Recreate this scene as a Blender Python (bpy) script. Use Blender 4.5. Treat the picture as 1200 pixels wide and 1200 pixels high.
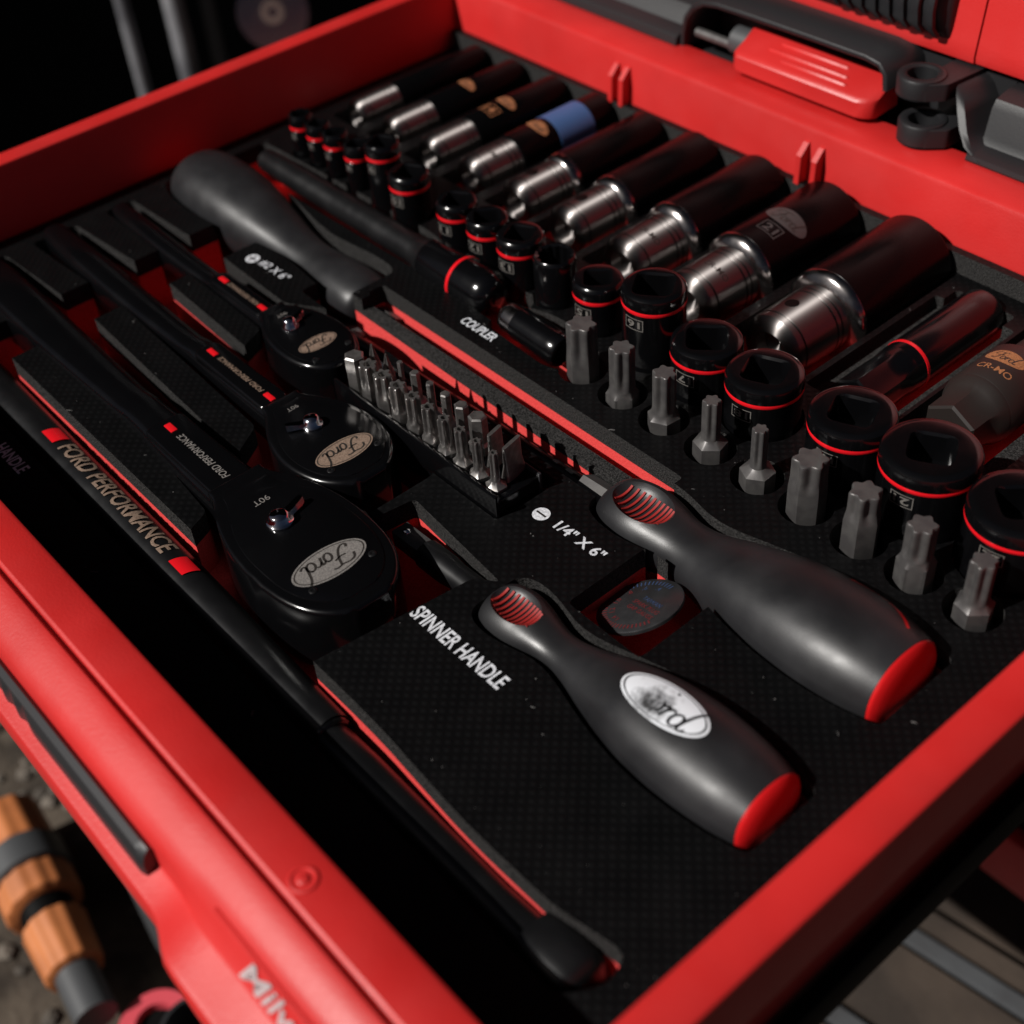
import bpy, bmesh, math, random
from mathutils import Vector, Matrix
from mathutils.geometry import delaunay_2d_cdt
from mathutils.bvhtree import BVHTree
random.seed(7)
R = math.radians
scene = bpy.context.scene
for o in list(bpy.data.objects): bpy.data.objects.remove(o)
COL = scene.collection
S = 0.001          # everything below is written in millimetres

# ------------------------------------------------------------------ camera, sky, sun, exposure
cam_d = bpy.data.cameras.new('camera'); cam = bpy.data.objects.new('camera', cam_d); COL.objects.link(cam)
cam.matrix_world = Matrix((( 0.65452917, -0.48236112,  0.58216777, 525.5*S),
                           ( 0.75294814,  0.48542422, -0.44433368, -67.4*S),
                           (-0.06826904,  0.72917150,  0.68091722, 260.0*S),
                           (0, 0, 0, 1)))
cam_d.sensor_width = 36.0; cam_d.lens = 48.083; cam_d.clip_start = 0.01; cam_d.clip_end = 200
cam_d.dof.use_dof = True; cam_d.dof.focus_distance = 0.430; cam_d.dof.aperture_fstop = 9.0
scene.camera = cam

SUN = Vector((0.30, 1.05, -1.0)).normalized()      # direction the light travels
w = bpy.data.worlds.new('World'); scene.world = w; w.use_nodes = True
nt = w.node_tree; nt.nodes.clear()
sky = nt.nodes.new('ShaderNodeTexSky'); sky.sky_type = 'NISHITA'; sky.sun_disc = False
sky.air_density = .4; sky.dust_density = 2.5; sky.ozone_density = 1.0
sky.sun_elevation = math.asin(-SUN.z); sky.sun_rotation = math.atan2(-SUN.x, -SUN.y)
bg = nt.nodes.new('ShaderNodeBackground'); bg.inputs['Strength'].default_value = 0.015
ow = nt.nodes.new('ShaderNodeOutputWorld')
nt.links.new(sky.outputs[0], bg.inputs[0]); nt.links.new(bg.outputs[0], ow.inputs[0])
sl = bpy.data.lights.new('sun', 'SUN'); sl.energy = 5.0; sl.angle = R(0.53); sl.color = (1.0, 0.965, 0.92)
so = bpy.data.objects.new('sun', sl); COL.objects.link(so)
so.rotation_euler = SUN.to_track_quat('-Z', 'Y').to_euler()
scene.view_settings.view_transform = 'Standard'; scene.view_settings.look = 'None'
scene.view_settings.gamma = 1; scene.view_settings.exposure = 0.0

# ------------------------------------------------------------------ materials
def mat(name, color, rough=0.5, metal=0.0, spec=0.5, coat=0.0, coat_rough=0.1, bump=None, vary=None, rough_vary=None):
    """bump=(scale 1/mm, strength, distance mm); vary=(scale, dark colour); rough_vary=(scale, lo, hi)"""
    m = bpy.data.materials.new(name); m.use_nodes = True
    n = m.node_tree; p = n.nodes['Principled BSDF']
    p.inputs['Base Color'].default_value = (*color, 1); p.inputs['Roughness'].default_value = rough
    p.inputs['Metallic'].default_value = metal; p.inputs['Specular IOR Level'].default_value = spec
    p.inputs['Coat Weight'].default_value = coat; p.inputs['Coat Roughness'].default_value = coat_rough
    tc = n.nodes.new('ShaderNodeNewGeometry')
    if bump:
        t = n.nodes.new('ShaderNodeTexNoise'); t.inputs['Scale'].default_value = bump[0]*1000; t.inputs['Detail'].default_value = 3
        b = n.nodes.new('ShaderNodeBump'); b.inputs['Strength'].default_value = bump[1]; b.inputs['Distance'].default_value = bump[2]*S
        n.links.new(tc.outputs['Position'], t.inputs['Vector']); n.links.new(t.outputs[0], b.inputs['Height'])
        n.links.new(b.outputs[0], p.inputs['Normal'])
    if vary:
        t = n.nodes.new('ShaderNodeTexNoise'); t.inputs['Scale'].default_value = vary[0]*1000; t.inputs['Detail'].default_value = 5
        r = n.nodes.new('ShaderNodeValToRGB'); r.color_ramp.elements[0].position = .38; r.color_ramp.elements[1].position = .62
        r.color_ramp.elements[0].color = (*vary[1], 1); r.color_ramp.elements[1].color = (*color, 1)
        n.links.new(tc.outputs['Position'], t.inputs['Vector']); n.links.new(t.outputs[0], r.inputs[0])
        n.links.new(r.outputs[0], p.inputs['Base Color'])
    if rough_vary:
        t = n.nodes.new('ShaderNodeTexNoise'); t.inputs['Scale'].default_value = rough_vary[0]*1000; t.inputs['Detail'].default_value = 4
        r = n.nodes.new('ShaderNodeMapRange'); r.inputs['From Min'].default_value = .3; r.inputs['From Max'].default_value = .7
        r.inputs['To Min'].default_value = rough_vary[1]; r.inputs['To Max'].default_value = rough_vary[2]
        n.links.new(tc.outputs['Position'], t.inputs['Vector']); n.links.new(t.outputs[0], r.inputs[0])
        n.links.new(r.outputs[0], p.inputs['Roughness'])
    return m

M = {}
M['red'] = mat('red_plastic', (0.54, 0.018, 0.017), .46, spec=.6, bump=(1.3, .7, .12), vary=(.02, (.46, .0145, .0135)), rough_vary=(.06, .40, .52))
M['red_smooth'] = mat('red_gloss_plastic', (0.55, 0.010, 0.012), .3)
M['red_rubber'] = mat('red_rubber', (0.27, 0.014, 0.012), .55)
M['black_plastic'] = mat('black_plastic', (0.0105, 0.0105, 0.0118), .48, bump=(2.0, .5, .1))
M['black_grip'] = mat('black_handle_rubber', (0.016, 0.016, 0.018), .42, bump=(2.0, .2, .05))
M['rubber'] = mat('grey_black_soft_grip', (0.0145, 0.0145, 0.016), .42, spec=.5, bump=(2.6, .35, .07), vary=(.05, (.009, .009, .010)), rough_vary=(.08, .34, .52))
M['lacquer'] = mat('black_lacquered_steel', (0.0022, 0.0022, 0.0026), .14, spec=.5, rough_vary=(.08, .12, .22))
M['satin'] = mat('satin_black_steel', (0.0045, 0.0045, 0.005), .36, spec=.5, bump=(1.5, .08, .03), rough_vary=(.1, .28, .42))
M['impact'] = mat('phosphate_brown_steel', (0.018, 0.0135, 0.012), .5, metal=.2, bump=(2.5, .2, .05))
M['chrome'] = mat('dark_chrome', (0.30, 0.28, 0.275), .2, metal=1.0, bump=(.9, .05, .03), rough_vary=(.25, .16, .26))
M['body'] = mat('black_oxide_steel', (0.0016, 0.0016, 0.0018), .24, spec=.06, rough_vary=(.1, .2, .3))
M['chrome_bright'] = mat('polished_chrome', (0.75, 0.75, 0.78), .08, metal=1.0)
M['bit'] = mat('grey_tool_steel', (0.30, 0.285, 0.275), .36, metal=.85, bump=(2.5, .15, .04), vary=(.4, (.2, .19, .185)))
M['bit_dark'] = mat('dark_grey_tool_steel', (0.12, 0.115, 0.112), .46, metal=.55, bump=(2.0, .2, .05), vary=(.25, (.09, .085, .085)))
M['red_band'] = mat('red_enamel', (0.65, 0.008, 0.014), .22, spec=.6)
M['black_foam'] = mat('black_cut_foam', (0.048, 0.046, 0.045), .95, spec=.1, bump=(2.4, 1.0, .7), vary=(1.9, (.008, .008, .008)))
M['red_foam'] = mat('red_foam', (0.72, 0.075, 0.07), .9, spec=.15, bump=(2.6, .6, .25), vary=(1.8, (.58, .045, .043)))
M['white_print'] = mat('white_print', (0.66, 0.68, 0.72), .7, bump=(2.4, .5, .1), vary=(1.1, (.42, .43, .46)))
M['blue_print'] = mat('pale_print_on_foam', (0.55, 0.58, 0.66), .6)
M['bronze_print'] = mat('laser_mark_bronze', (0.31, 0.22, 0.165), .55, metal=.35, vary=(1.8, (.2, .135, .1)))
M['grey_print'] = mat('laser_mark_grey', (0.23, 0.215, 0.20), .55, metal=.2, vary=(2.0, (.14, .13, .125)))
M['socket_print'] = mat('etched_number', (0.13, 0.12, 0.11), .5)
M['dim_print'] = mat('dim_laser_mark', (0.045, 0.04, 0.04), .5)
M['dark_print'] = mat('dark_script', (0.02, 0.017, 0.015), .5)
M['orange_print'] = mat('laser_mark_orange', (0.34, 0.14, 0.06), .6, vary=(2.0, (.2, .08, .03)))
M['silver'] = mat('silver_script', (0.60, 0.56, 0.57), .35, metal=.4)
M['blue_band'] = mat('blue_band', (0.03, 0.09, 0.22), .5, bump=(1.5, .1, .03))
M['hole'] = mat('dark_cavity', (0.0015, 0.0015, 0.0015), .6, spec=.1)
M['wall'] = mat('background_shade_black', (0.0014, 0.0014, 0.0016), .95, spec=.0, vary=(.002, (.0007, .0007, .0007)))  # near-black colour carries the shade of the background
M['pole'] = mat('grey_pole', (0.26, 0.26, 0.275), .5, vary=(.02, (.10, .10, .11)))
M['orange'] = mat('orange_plastic', (0.50, 0.165, 0.05), .6, vary=(.03, (.36, .115, .035)))
M['greyplastic'] = mat('grey_plastic', (0.05, 0.052, 0.055), .5)
M['pink'] = mat('faded_red_plastic', (0.55, 0.06, 0.08), .5)
M['ground'] = mat('dirt', (0.085, 0.068, 0.052), .95, spec=.2, bump=(.05, 1.0, 6.0), vary=(.03, (.035, .028, .022)))
M['gravel_stone'] = mat('gravel_stone', (.16, .135, .11), .9, vary=(.05, (.06, .05, .04)))
M['plank'] = mat('weathered_plank', (0.050, 0.035, 0.025), .8, bump=(.08, .5, 1.0), vary=(.02, (.026, .018, .013)))
M['strip'] = mat('grey_metal_strip', (0.066, 0.069, 0.073), .5, vary=(.03, (.045, .045, .047)))

def turned(m, rough=.52, aniso=.95):      # lathe-turned metal: the highlight runs along the axis
    n = m.node_tree; p = n.nodes['Principled BSDF']; tg = n.nodes.new('ShaderNodeTangent'); tg.direction_type = 'RADIAL'; tg.axis = 'Y'
    for l in list(p.inputs['Roughness'].links): n.links.remove(l)
    p.inputs['Roughness'].default_value = rough; p.inputs['Anisotropic'].default_value = aniso; p.inputs['Anisotropic Rotation'].default_value = .25
    n.links.new(tg.outputs[0], p.inputs['Tangent']); return m
M['turned_chrome'] = turned(mat('turned_chrome', (0.24, 0.222, 0.215), .5, metal=1.0), .44, .97)
def film_mat():                       # embossed black film on top of the foam: a fine woven dot relief
    m = bpy.data.materials.new('embossed_black_film'); m.use_nodes = True
    n = m.node_tree; p = n.nodes['Principled BSDF']; L = n.links.new
    g = n.nodes.new('ShaderNodeNewGeometry')
    def wave(rot, per):
        mp = n.nodes.new('ShaderNodeMapping'); mp.inputs['Rotation'].default_value = (0, 0, rot)
        wv = n.nodes.new('ShaderNodeTexWave'); wv.wave_type = 'BANDS'; wv.bands_direction = 'X'
        wv.inputs['Scale'].default_value = 1000/per*0.314159; wv.inputs['Distortion'].default_value = .0
        L(g.outputs['Position'], mp.inputs[0]); L(mp.outputs[0], wv.inputs[0]); return wv.outputs['Fac']
    a = wave(R(-45), 2.6); b = wave(R(45), 2.6)
    mul = n.nodes.new('ShaderNodeMath'); mul.operation = 'MULTIPLY'; L(a, mul.inputs[0]); L(b, mul.inputs[1])
    ns = n.nodes.new('ShaderNodeTexNoise'); ns.inputs['Scale'].default_value = 2500; L(g.outputs['Position'], ns.inputs['Vector'])
    add = n.nodes.new('ShaderNodeMath'); add.operation = 'MULTIPLY_ADD'; add.inputs[1].default_value = .35
    L(ns.outputs[0], add.inputs[0]); L(mul.outputs[0], add.inputs[2])
    n2 = n.nodes.new('ShaderNodeTexNoise'); n2.inputs['Scale'].default_value = 90; n2.inputs['Detail'].default_value = 6; L(g.outputs['Position'], n2.inputs['Vector'])
    mr2 = n.nodes.new('ShaderNodeMapRange'); mr2.inputs['From Min'].default_value = .35; mr2.inputs['From Max'].default_value = .7; mr2.inputs['To Min'].default_value = .43; mr2.inputs['To Max'].default_value = .52
    L(n2.outputs[0], mr2.inputs[0]); L(mr2.outputs[0], p.inputs['Roughness'])
    bp = n.nodes.new('ShaderNodeBump'); bp.inputs['Strength'].default_value = .6; bp.inputs['Distance'].default_value = .16*S
    L(add.outputs[0], bp.inputs['Height']); L(bp.outputs[0], p.inputs['Normal'])
    cr = n.nodes.new('ShaderNodeValToRGB'); cr.color_ramp.elements[0].color = (.0014, .0014, .0016, 1); cr.color_ramp.elements[1].color = (.0034, .0034, .0037, 1)
    L(mul.outputs[0], cr.inputs[0]); L(cr.outputs[0], p.inputs['Base Color'])
    p.inputs['Roughness'].default_value = .5; p.inputs['Specular IOR Level'].default_value = .17
    return m
M['film'] = film_mat()

def worn_mat():                       # white print worn away over the soft grip
    m = mat('worn_white_print', (0.72, 0.74, 0.78), .6); n = m.node_tree; p = n.nodes['Principled BSDF']; L = n.links.new
    g = n.nodes.new('ShaderNodeNewGeometry'); t = n.nodes.new('ShaderNodeTexNoise'); t.inputs['Scale'].default_value = 420; t.inputs['Detail'].default_value = 8; t.inputs['Roughness'].default_value = .7
    # wear concentrates at one worn spot of the oval
    sep = n.nodes.new('ShaderNodeVectorMath'); sep.operation = 'DISTANCE'; sep.inputs[1].default_value = (.3665, .0925, -.0155)
    L(g.outputs['Position'], sep.inputs[0]); L(g.outputs['Position'], t.inputs['Vector'])
    mr = n.nodes.new('ShaderNodeMapRange'); mr.inputs['From Min'].default_value = .002; mr.inputs['From Max'].default_value = .010; mr.inputs['To Min'].default_value = -.26; mr.inputs['To Max'].default_value = .32
    L(sep.outputs['Value'], mr.inputs[0])
    ad = n.nodes.new('ShaderNodeMath'); L(mr.outputs[0], ad.inputs[0]); L(t.outputs[0], ad.inputs[1])
    cr = n.nodes.new('ShaderNodeValToRGB'); cr.color_ramp.elements[0].position = .32; cr.color_ramp.elements[1].position = .72
    cr.color_ramp.elements[0].color = (.028, .028, .03, 1); cr.color_ramp.elements[1].color = (.66, .68, .72, 1)
    L(ad.outputs[0], cr.inputs[0]); L(cr.outputs[0], p.inputs['Base Color'])
    return m
M['worn'] = worn_mat()

# ------------------------------------------------------------------ helpers
def thing(name, label, cat, loc=(0, 0, 0), rotz=0, group=None):
    o = bpy.data.objects.new(name, None); COL.objects.link(o); o.empty_display_size = .01
    o.location = Vector(loc)*S; o.rotation_euler = (0, 0, rotz)
    o['label'] = label; o['category'] = cat
    if group: o['group'] = group
    return o
def tag(o, label, cat, group=None):
    o['label'] = label; o['category'] = cat
    if group: o['group'] = group
    return o
def link(name, me, parent=None, kind=None):
    o = bpy.data.objects.new(name, me); COL.objects.link(o)
    if parent: o.parent = parent
    if kind: o['kind'] = kind
    return o
def finish(me, mats, smooth):
    for m in (mats if isinstance(mats, (list, tuple)) else [mats]): me.materials.append(M[m] if isinstance(m, str) else m)
    if smooth:
        me.shade_smooth(); me.set_sharp_from_angle(angle=R(smooth))
    return me
def mesh_vf(name, vs, fs, mats, smooth=35, mi=None):
    me = bpy.data.meshes.new(name); me.from_pydata([tuple(c*S for c in v) for v in vs], [], fs)
    if mi: me.polygons.foreach_set('material_index', mi)
    finish(me, mats, smooth); me.update()
    bm = bmesh.new(); bm.from_mesh(me); bmesh.ops.recalc_face_normals(bm, faces=bm.faces); bm.to_mesh(me); bm.free()
    return me
def from_bm(name, bm, mats, smooth=35):
    bmesh.ops.recalc_face_normals(bm, faces=bm.faces)
    bmesh.ops.scale(bm, vec=(S, S, S), verts=bm.verts)
    me = bpy.data.meshes.new(name); bm.to_mesh(me); bm.free(); finish(me, mats, smooth); return me
def axis_m(d, up=(0, 0, 1)):
    z = Vector(d).normalized(); x = Vector(up).cross(z)
    if x.length < 1e-4: x = Vector((1, 0, 0))
    x.normalize(); y = z.cross(x); return Matrix((x, y, z)).transposed()
def loft(name, rings, mats, smooth=35, cap=True, mi=None):
    n = len(rings[0]); vs = [tuple(p) for r in rings for p in r]; fs = []
    for k in range(len(rings)-1):
        for i in range(n):
            j = (i+1) % n; fs.append((k*n+i, k*n+j, (k+1)*n+j, (k+1)*n+i))
    if cap: fs.append(tuple(range(n))[::-1]); fs.append(tuple((len(rings)-1)*n+i for i in range(n)))
    return mesh_vf(name, vs, fs, mats, smooth)
def lathe(name, prof, mats, org=(0, 0, 0), d=(0, 0, 1), n=40, smooth=35, cap=True):
    A = axis_m(d); o = Vector(org); rings = []
    for t, r in prof:
        rings.append([o + A @ Vector((max(r, .001)*math.cos(2*math.pi*i/n), max(r, .001)*math.sin(2*math.pi*i/n), t)) for i in range(n)])
    return loft(name, rings, mats, smooth, cap)
def box(name, a, b, mats, bev=0, seg=2, smooth=35):
    bm = bmesh.new(); bmesh.ops.create_cube(bm, size=1)
    for v in bm.verts: v.co = Vector([(a[k]+b[k])/2 + v.co[k]*(b[k]-a[k]) for k in range(3)])
    if bev: bmesh.ops.bevel(bm, geom=bm.edges[:], offset=bev, segments=seg, affect='EDGES', profile=.5)
    return from_bm(name, bm, mats, smooth)
def prism(name, poly, z0, z1, mats, bev=0, seg=3, smooth=35, top_only=True, M4=None):
    bm = bmesh.new(); f = bm.faces.new([bm.verts.new((x, y, z0)) for x, y in poly])
    r = bmesh.ops.extrude_face_region(bm, geom=[f]); top = [v for v in r['geom'] if isinstance(v, bmesh.types.BMVert)]
    for v in top: v.co.z = z1
    if bev:
        es = [e for e in bm.edges if all(abs(v.co.z-z1) < 1e-6 for v in e.verts)] if top_only else [e for e in bm.edges if abs(e.verts[0].co.z-e.verts[1].co.z) < 1e-6]
        bmesh.ops.bevel(bm, geom=es, offset=bev, segments=seg, affect='EDGES', profile=.5, clamp_overlap=True)
    if M4 is not None: bm.transform(M4)
    return from_bm(name, bm, mats, smooth)
def rounded(poly, r, n=4):
    """round the corners of a polygon; r a number or a list"""
    out = []; N = len(poly)
    for i in range(N):
        p = Vector(poly[i]); a = Vector(poly[i-1]); b = Vector(poly[(i+1) % N])
        rr = r[i] if isinstance(r, (list, tuple)) else r
        da = (a-p); db = (b-p); q = min(rr, da.length*.45, db.length*.45)
        if q < .05: out.append(tuple(p)); continue
        s = p+da.normalized()*q; e = p+db.normalized()*q
        for k in range(n+1):
            t = k/n; out.append(tuple(s*(1-t)**2 + p*2*t*(1-t) + e*t*t))
    return out
def circ(x, y, r, n=36): return [(x+r*math.cos(2*math.pi*i/n), y+r*math.sin(2*math.pi*i/n)) for i in range(n)]
def rect(x0, x1, y0, y1, r=0): p = [(x0, y0), (x1, y0), (x1, y1), (x0, y1)]; return rounded(p, r) if r else p

def text_geo(body, h, width=None, bold=0.0, shear=0.0, space=1.0):
    """verts (u, v) centred and triangles of a word with cap height h (mm)"""
    cu = bpy.data.curves.new('t', 'FONT'); cu.body = body; cu.size = 1; cu.offset = bold; cu.shear = shear; cu.space_character = space
    cu.resolution_u = 3; cu.fill_mode = 'FRONT' if hasattr(cu, 'fill_mode') else cu.fill_mode
    ob = bpy.data.objects.new('t', cu); COL.objects.link(ob); bpy.context.view_layer.update()
    me = bpy.data.meshes.new_from_object(ob.evaluated_get(bpy.context.evaluated_depsgraph_get()))
    vs = [(v.co.x, v.co.y) for v in me.vertices]; fs = [tuple(p.vertices) for p in me.polygons]
    bpy.data.objects.remove(ob); bpy.data.curves.remove(cu); bpy.data.meshes.remove(me)
    x0 = min(v[0] for v in vs); x1 = max(v[0] for v in vs); y0 = min(v[1] for v in vs); y1 = max(v[1] for v in vs)
    sy = h/(y1-y0); sx = (width/(x1-x0)) if width else sy
    return [((x-(x0+x1)/2)*sx, (y-(y0+y1)/2)*sy) for x, y in vs], fs
def refine(geo, ml):
    vs, fs = geo; bm = bmesh.new(); bv = [bm.verts.new((u, v, 0)) for u, v in vs]
    for f in fs:
        try: bm.faces.new([bv[i] for i in f])
        except ValueError: pass
    bmesh.ops.triangulate(bm, faces=bm.faces[:])
    for _ in range(5):
        es = [e for e in bm.edges if e.calc_length() > ml]
        if not es: break
        bmesh.ops.subdivide_edges(bm, edges=es, cuts=1); bmesh.ops.triangulate(bm, faces=[f for f in bm.faces if len(f.verts) > 3])
    bm.verts.index_update(); out = [(v.co.x, v.co.y) for v in bm.verts], [tuple(v.index for v in f.verts) for f in bm.faces]; bm.free(); return out
def place(name, geo, f, m, parent, thick=0.0):
    """map flat (u,v) geometry through f(u,v) -> (x,y,z) mm"""
    vs, fs = geo
    me = bpy.data.meshes.new(name); me.from_pydata([tuple(c*S for c in f(u, v)) for u, v in vs], [], fs); finish(me, m, 0); me.update()
    return link(name, me, parent)
def flat(x, y, z, ang=0):
    c, s = math.cos(ang), math.sin(ang)
    return lambda u, v: (x+u*c-v*s, y+u*s+v*c, z)
def strokes(lines, wd):
    vs = []; fs = []
    for ln in lines:
        pts = [Vector(p) for p in ln]
        # smooth (Chaikin)
        for _ in range(2):
            q = [pts[0]]
            for a, b in zip(pts, pts[1:]): q += [a*.75+b*.25, a*.25+b*.75]
            q.append(pts[-1]); pts = q
        for i, p in enumerate(pts):
            t = (pts[min(i+1, len(pts)-1)]-pts[max(i-1, 0)]).normalized(); nn = Vector((-t.y, t.x)); k = len(vs)
            ww = wd*(.55+.45*abs(t.y))
            vs += [tuple(p+nn*ww/2), tuple(p-nn*ww/2)]
            if i: fs.append((k-2, k-1, k+1, k))
    return vs, fs
def script_geo(sx):      # flowing four-letter script
    el = lambda cx, cy, a, b: [(cx+a*math.cos(t*math.pi/5+1), cy+b*math.sin(t*math.pi/5+1)) for t in range(12)]
    L = [[(-.02, .40), (.0, .54), (.16, .60), (.34, .55), (.50, .60), (.60, .56)], [(.38, .56), (.36, .34), (.26, .08), (.12, .0), (.02, .06), (.06, .14)],
         [(.16, .32), (.30, .30), (.46, .36)], el(.56, .14, .10, .14), [(.64, .2), (.72, .28), (.76, .26), (.73, .02)], [(.745, .16), (.82, .28), (.90, .24)],
         el(1.02, .14, .11, .14), [(1.26, .64), (1.17, .5), (1.13, .2), (1.13, .04), (1.20, .0), (1.28, .08)]]
    L = [[(x+.18*y-.65, y-.29) for x, y in l] for l in L]
    vs, fs = strokes(L, .062); return [(u*sx, v*sx) for u, v in vs], fs
def oval_geo(a, b, n=40, rings=4, inner=0.0):
    vs = []; fs = []
    if inner == 0:
        vs.append((0, 0))
        for k in range(1, rings+1): vs += [(a*k/rings*math.cos(2*math.pi*i/n), b*k/rings*math.sin(2*math.pi*i/n)) for i in range(n)]
        for i in range(n): fs.append((0, 1+i, 1+(i+1) % n))
        for k in range(rings-1):
            for i in range(n): fs.append((1+k*n+i, 1+(k+1)*n+i, 1+(k+1)*n+(i+1) % n, 1+k*n+(i+1) % n))
    else:
        for t in (1, inner): vs += [(a*t*math.cos(2*math.pi*i/n), b*t*math.sin(2*math.pi*i/n)) for i in range(n)]
        for i in range(n): fs.append((i, (i+1) % n, n+(i+1) % n, n+i))
    return vs, fs
def frame_geo(wd, h, t):
    vs = [(-wd/2, -h/2), (wd/2, -h/2), (wd/2, h/2), (-wd/2, h/2), (-wd/2+t, -h/2+t), (wd/2-t, -h/2+t), (wd/2-t, h/2-t), (-wd/2+t, h/2-t)]
    # subdivide horizontally so that it can wrap round a cylinder
    out = []; fs = []; n = 6
    def quad(x0, y0, x1, y1):
        for i in range(n):
            a = x0+(x1-x0)*i/n; b = x0+(x1-x0)*(i+1)/n; k = len(out)
            out.extend([(a, y0), (b, y0), (b, y1), (a, y1)]); fs.append((k, k+1, k+2, k+3))
    quad(-wd/2, -h/2, wd/2, -h/2+t); quad(-wd/2, h/2-t, wd/2, h/2)
    quad(-wd/2, -h/2, -wd/2+t, h/2); quad(wd/2-t, -h/2, wd/2, h/2)
    return out, fs
def emblem(parent, x, y, z, a, b, ang, base='bronze_print'):
    e = place('emblem', oval_geo(a, b), flat(x, y, z, ang), base, parent)
    place('emblem_outline', oval_geo(a*.95, b*.9, inner=.965), flat(x, y, z+.08, ang), 'dark_print', e)
    place('script', script_geo(a*1.02), flat(x, y, z+.08, ang), 'dark_print', e)
    return e

# ------------------------------------------------------------------ setting: ground, deck, black backdrop
GZ = -450
def sheet(name, pts, z, m, kind='structure'):
    me = mesh_vf(name, [(x, y, z) for x, y in pts], [tuple(range(len(pts)))], m, 0); o = link(name, me, None, kind); return o
sheet('ground', [(-60000, -60000), (60000, -60000), (60000, 60000), (-60000, 60000)], GZ, 'ground')
# added board, its black standing for the shaded background behind the box
me = box('board', (-1500, -6, 0), (1500, 6, 2600), 'wall')
bd = link('shade_backdrop', me); bd.location = Vector((-560, 780, GZ+.5))*S; bd.rotation_euler = (0, 0, math.atan2(.8, .6))
tag(bd, 'matt black upright board added as the shaded background behind the red drawer', 'board')

# plank deck under the right side
deck = link('deck', mesh_vf('deck', [(105, 20, GZ+2), (1240, 175, GZ+2), (1180, 640, GZ+2), (45, 485, GZ+2)], [(0, 1, 2, 3)], 'hole', 0), None, 'structure')
dd = Vector((.991, .135, 0)).normalized(); dn = Vector((-dd.y, dd.x, 0)); d0 = Vector((337, 0, 0))
for a, b, k in ((60, 116, 0), (119, 131, 1), (135, 182, 0), (185, 243, 0), (246, 258, 1), (262, 308, 0), (311, 323, 1), (326, 337, 0), (344, 402, 0), (405, 417, 1), (420, 480, 0)):
    bm = bmesh.new(); q = [d0+dn*a-dd*220, d0+dn*a+dd*900, d0+dn*b+dd*900, d0+dn*b-dd*220]
    f = bm.faces.new([bm.verts.new((p.x, p.y, GZ+4)) for p in q])
    r = bmesh.ops.extrude_face_region(bm, geom=[f])
    for v in r['geom']:
        if isinstance(v, bmesh.types.BMVert): v.co.z = GZ+(11 if k else 13)
    bmesh.ops.bevel(bm, geom=[e for e in bm.edges if abs(e.verts[0].co.z-e.verts[1].co.z) < .1 and e.verts[0].co.z > GZ+10], offset=1.5, segments=2, affect='EDGES')
    link('metal_strip' if k else 'plank', from_bm('plank', bm, 'strip' if k else 'plank'), deck)

# ------------------------------------------------------------------ the drawer
dr = thing('tool_tray', 'pulled-out red plastic tool drawer holding the foam tray of tools', 'tool drawer', (0, 0, 0))
def extrude_x(name, prof, x0, x1, m, parent, smooth=30, caps=True):
    rings = [[(x, y, z) for y, z in prof] for x in (x0, x1)]
    return link(name, loft(name, rings, m, smooth, caps), parent)
# side walls (profile in x,z extruded along y)
def wall_y(name, prof, y0, y1, m, parent):
    return link(name, loft(name, [[(x, y, z) for x, z in prof] for y in (y0, y1)], m, 30), parent)
wall_y('side_wall', [(2.5, -72), (0, -2), (-.6, -.7), (-2, 0), (-8.5, 0), (-10, -.7), (-10.5, -2), (-11, -20), (-7, -24), (-6, -72)], .2, 327, 'red', dr)
wall_y('side_wall', [(426.5, -72), (429, -2), (429.6, -.7), (431, 0), (439, 0), (440.4, -.7), (441, -2), (441.5, -20), (437, -24), (436, -72)], .2, 327, 'red', dr)
extrude_x('back_wall', [(325.5, -72), (326.6, -34), (327.6, -2.4), (328.2, -.8), (329.6, 0), (349, 0), (351, -1), (352, -3), (352, -30), (334, -72)], -11.6, 441.8, 'red', dr)
link('drawer_floor', box('drawer_floor', (-5, 1, -75), (435, 330, -69), 'red'), dr)
for x in (113, 119.5, 219, 226.5):
    rb = [(330, -5.4), (326.6, -6.2), (322.4, -10.5), (321.8, -22.4), (330, -22.4)]
    link('locating_rib', loft('locating_rib', [[(x+dx, y, z) for y, z in rb] for dx in (0, 2.4)], 'red', 20), dr)
# front rail: the hand recess runs along it, the badge panel swells out on the right
A = [(0, -72), (0, -2), (-.5, -.6), (-1.6, 0), (-12.2, 0), (-13, -.5), (-13.3, -1.8), (-14.1, -1.8), (-14.4, -.6), (-15.0, .2), (-16.4, .1), (-19.5, -1.3), (-23, -3.2), (-25.8, -5.2), (-27, -8), (-27.4, -17.6), (-28.0, -18.3), (-33.2, -20.0), (-34.4, -20.6), (-35, -22), (-34, -40), (-29, -58), (-28, -72)]
B = [(0, -72), (0, -2), (-.5, -.6), (-1.6, 0), (-12.2, 0), (-13, -.5), (-13.3, -1.8), (-14.1, -1.8), (-14.4, -.6), (-15.0, .2), (-16.4, .1), (-19.5, -1.3), (-22.6, -3.0), (-24.6, -4.6), (-27.0, -9.0), (-29.4, -14), (-30.4, -14.9), (-38.2, -16.8), (-39.6, -17.6), (-40.4, -19.4), (-39, -40), (-33, -58), (-30, -72)]
def mixp(t): t = t*t*(3-2*t); return [(a[0]*(1-t)+b[0]*t, a[1]*(1-t)+b[1]*t) for a, b in zip(A, B)]
rings = [[(x, y, z) for y, z in mixp(t)] for x, t in [(-11.8, 0), (100, 0), (200, 0), (300, 0), (322, 0), (327, .08), (331, .22), (335, .42), (339, .62), (343, .82), (347, .95), (351, 1), (380, 1), (441.6, 1)]]
rail = link('front_rail', loft('front_rail', rings, 'red', 32), dr)
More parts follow.
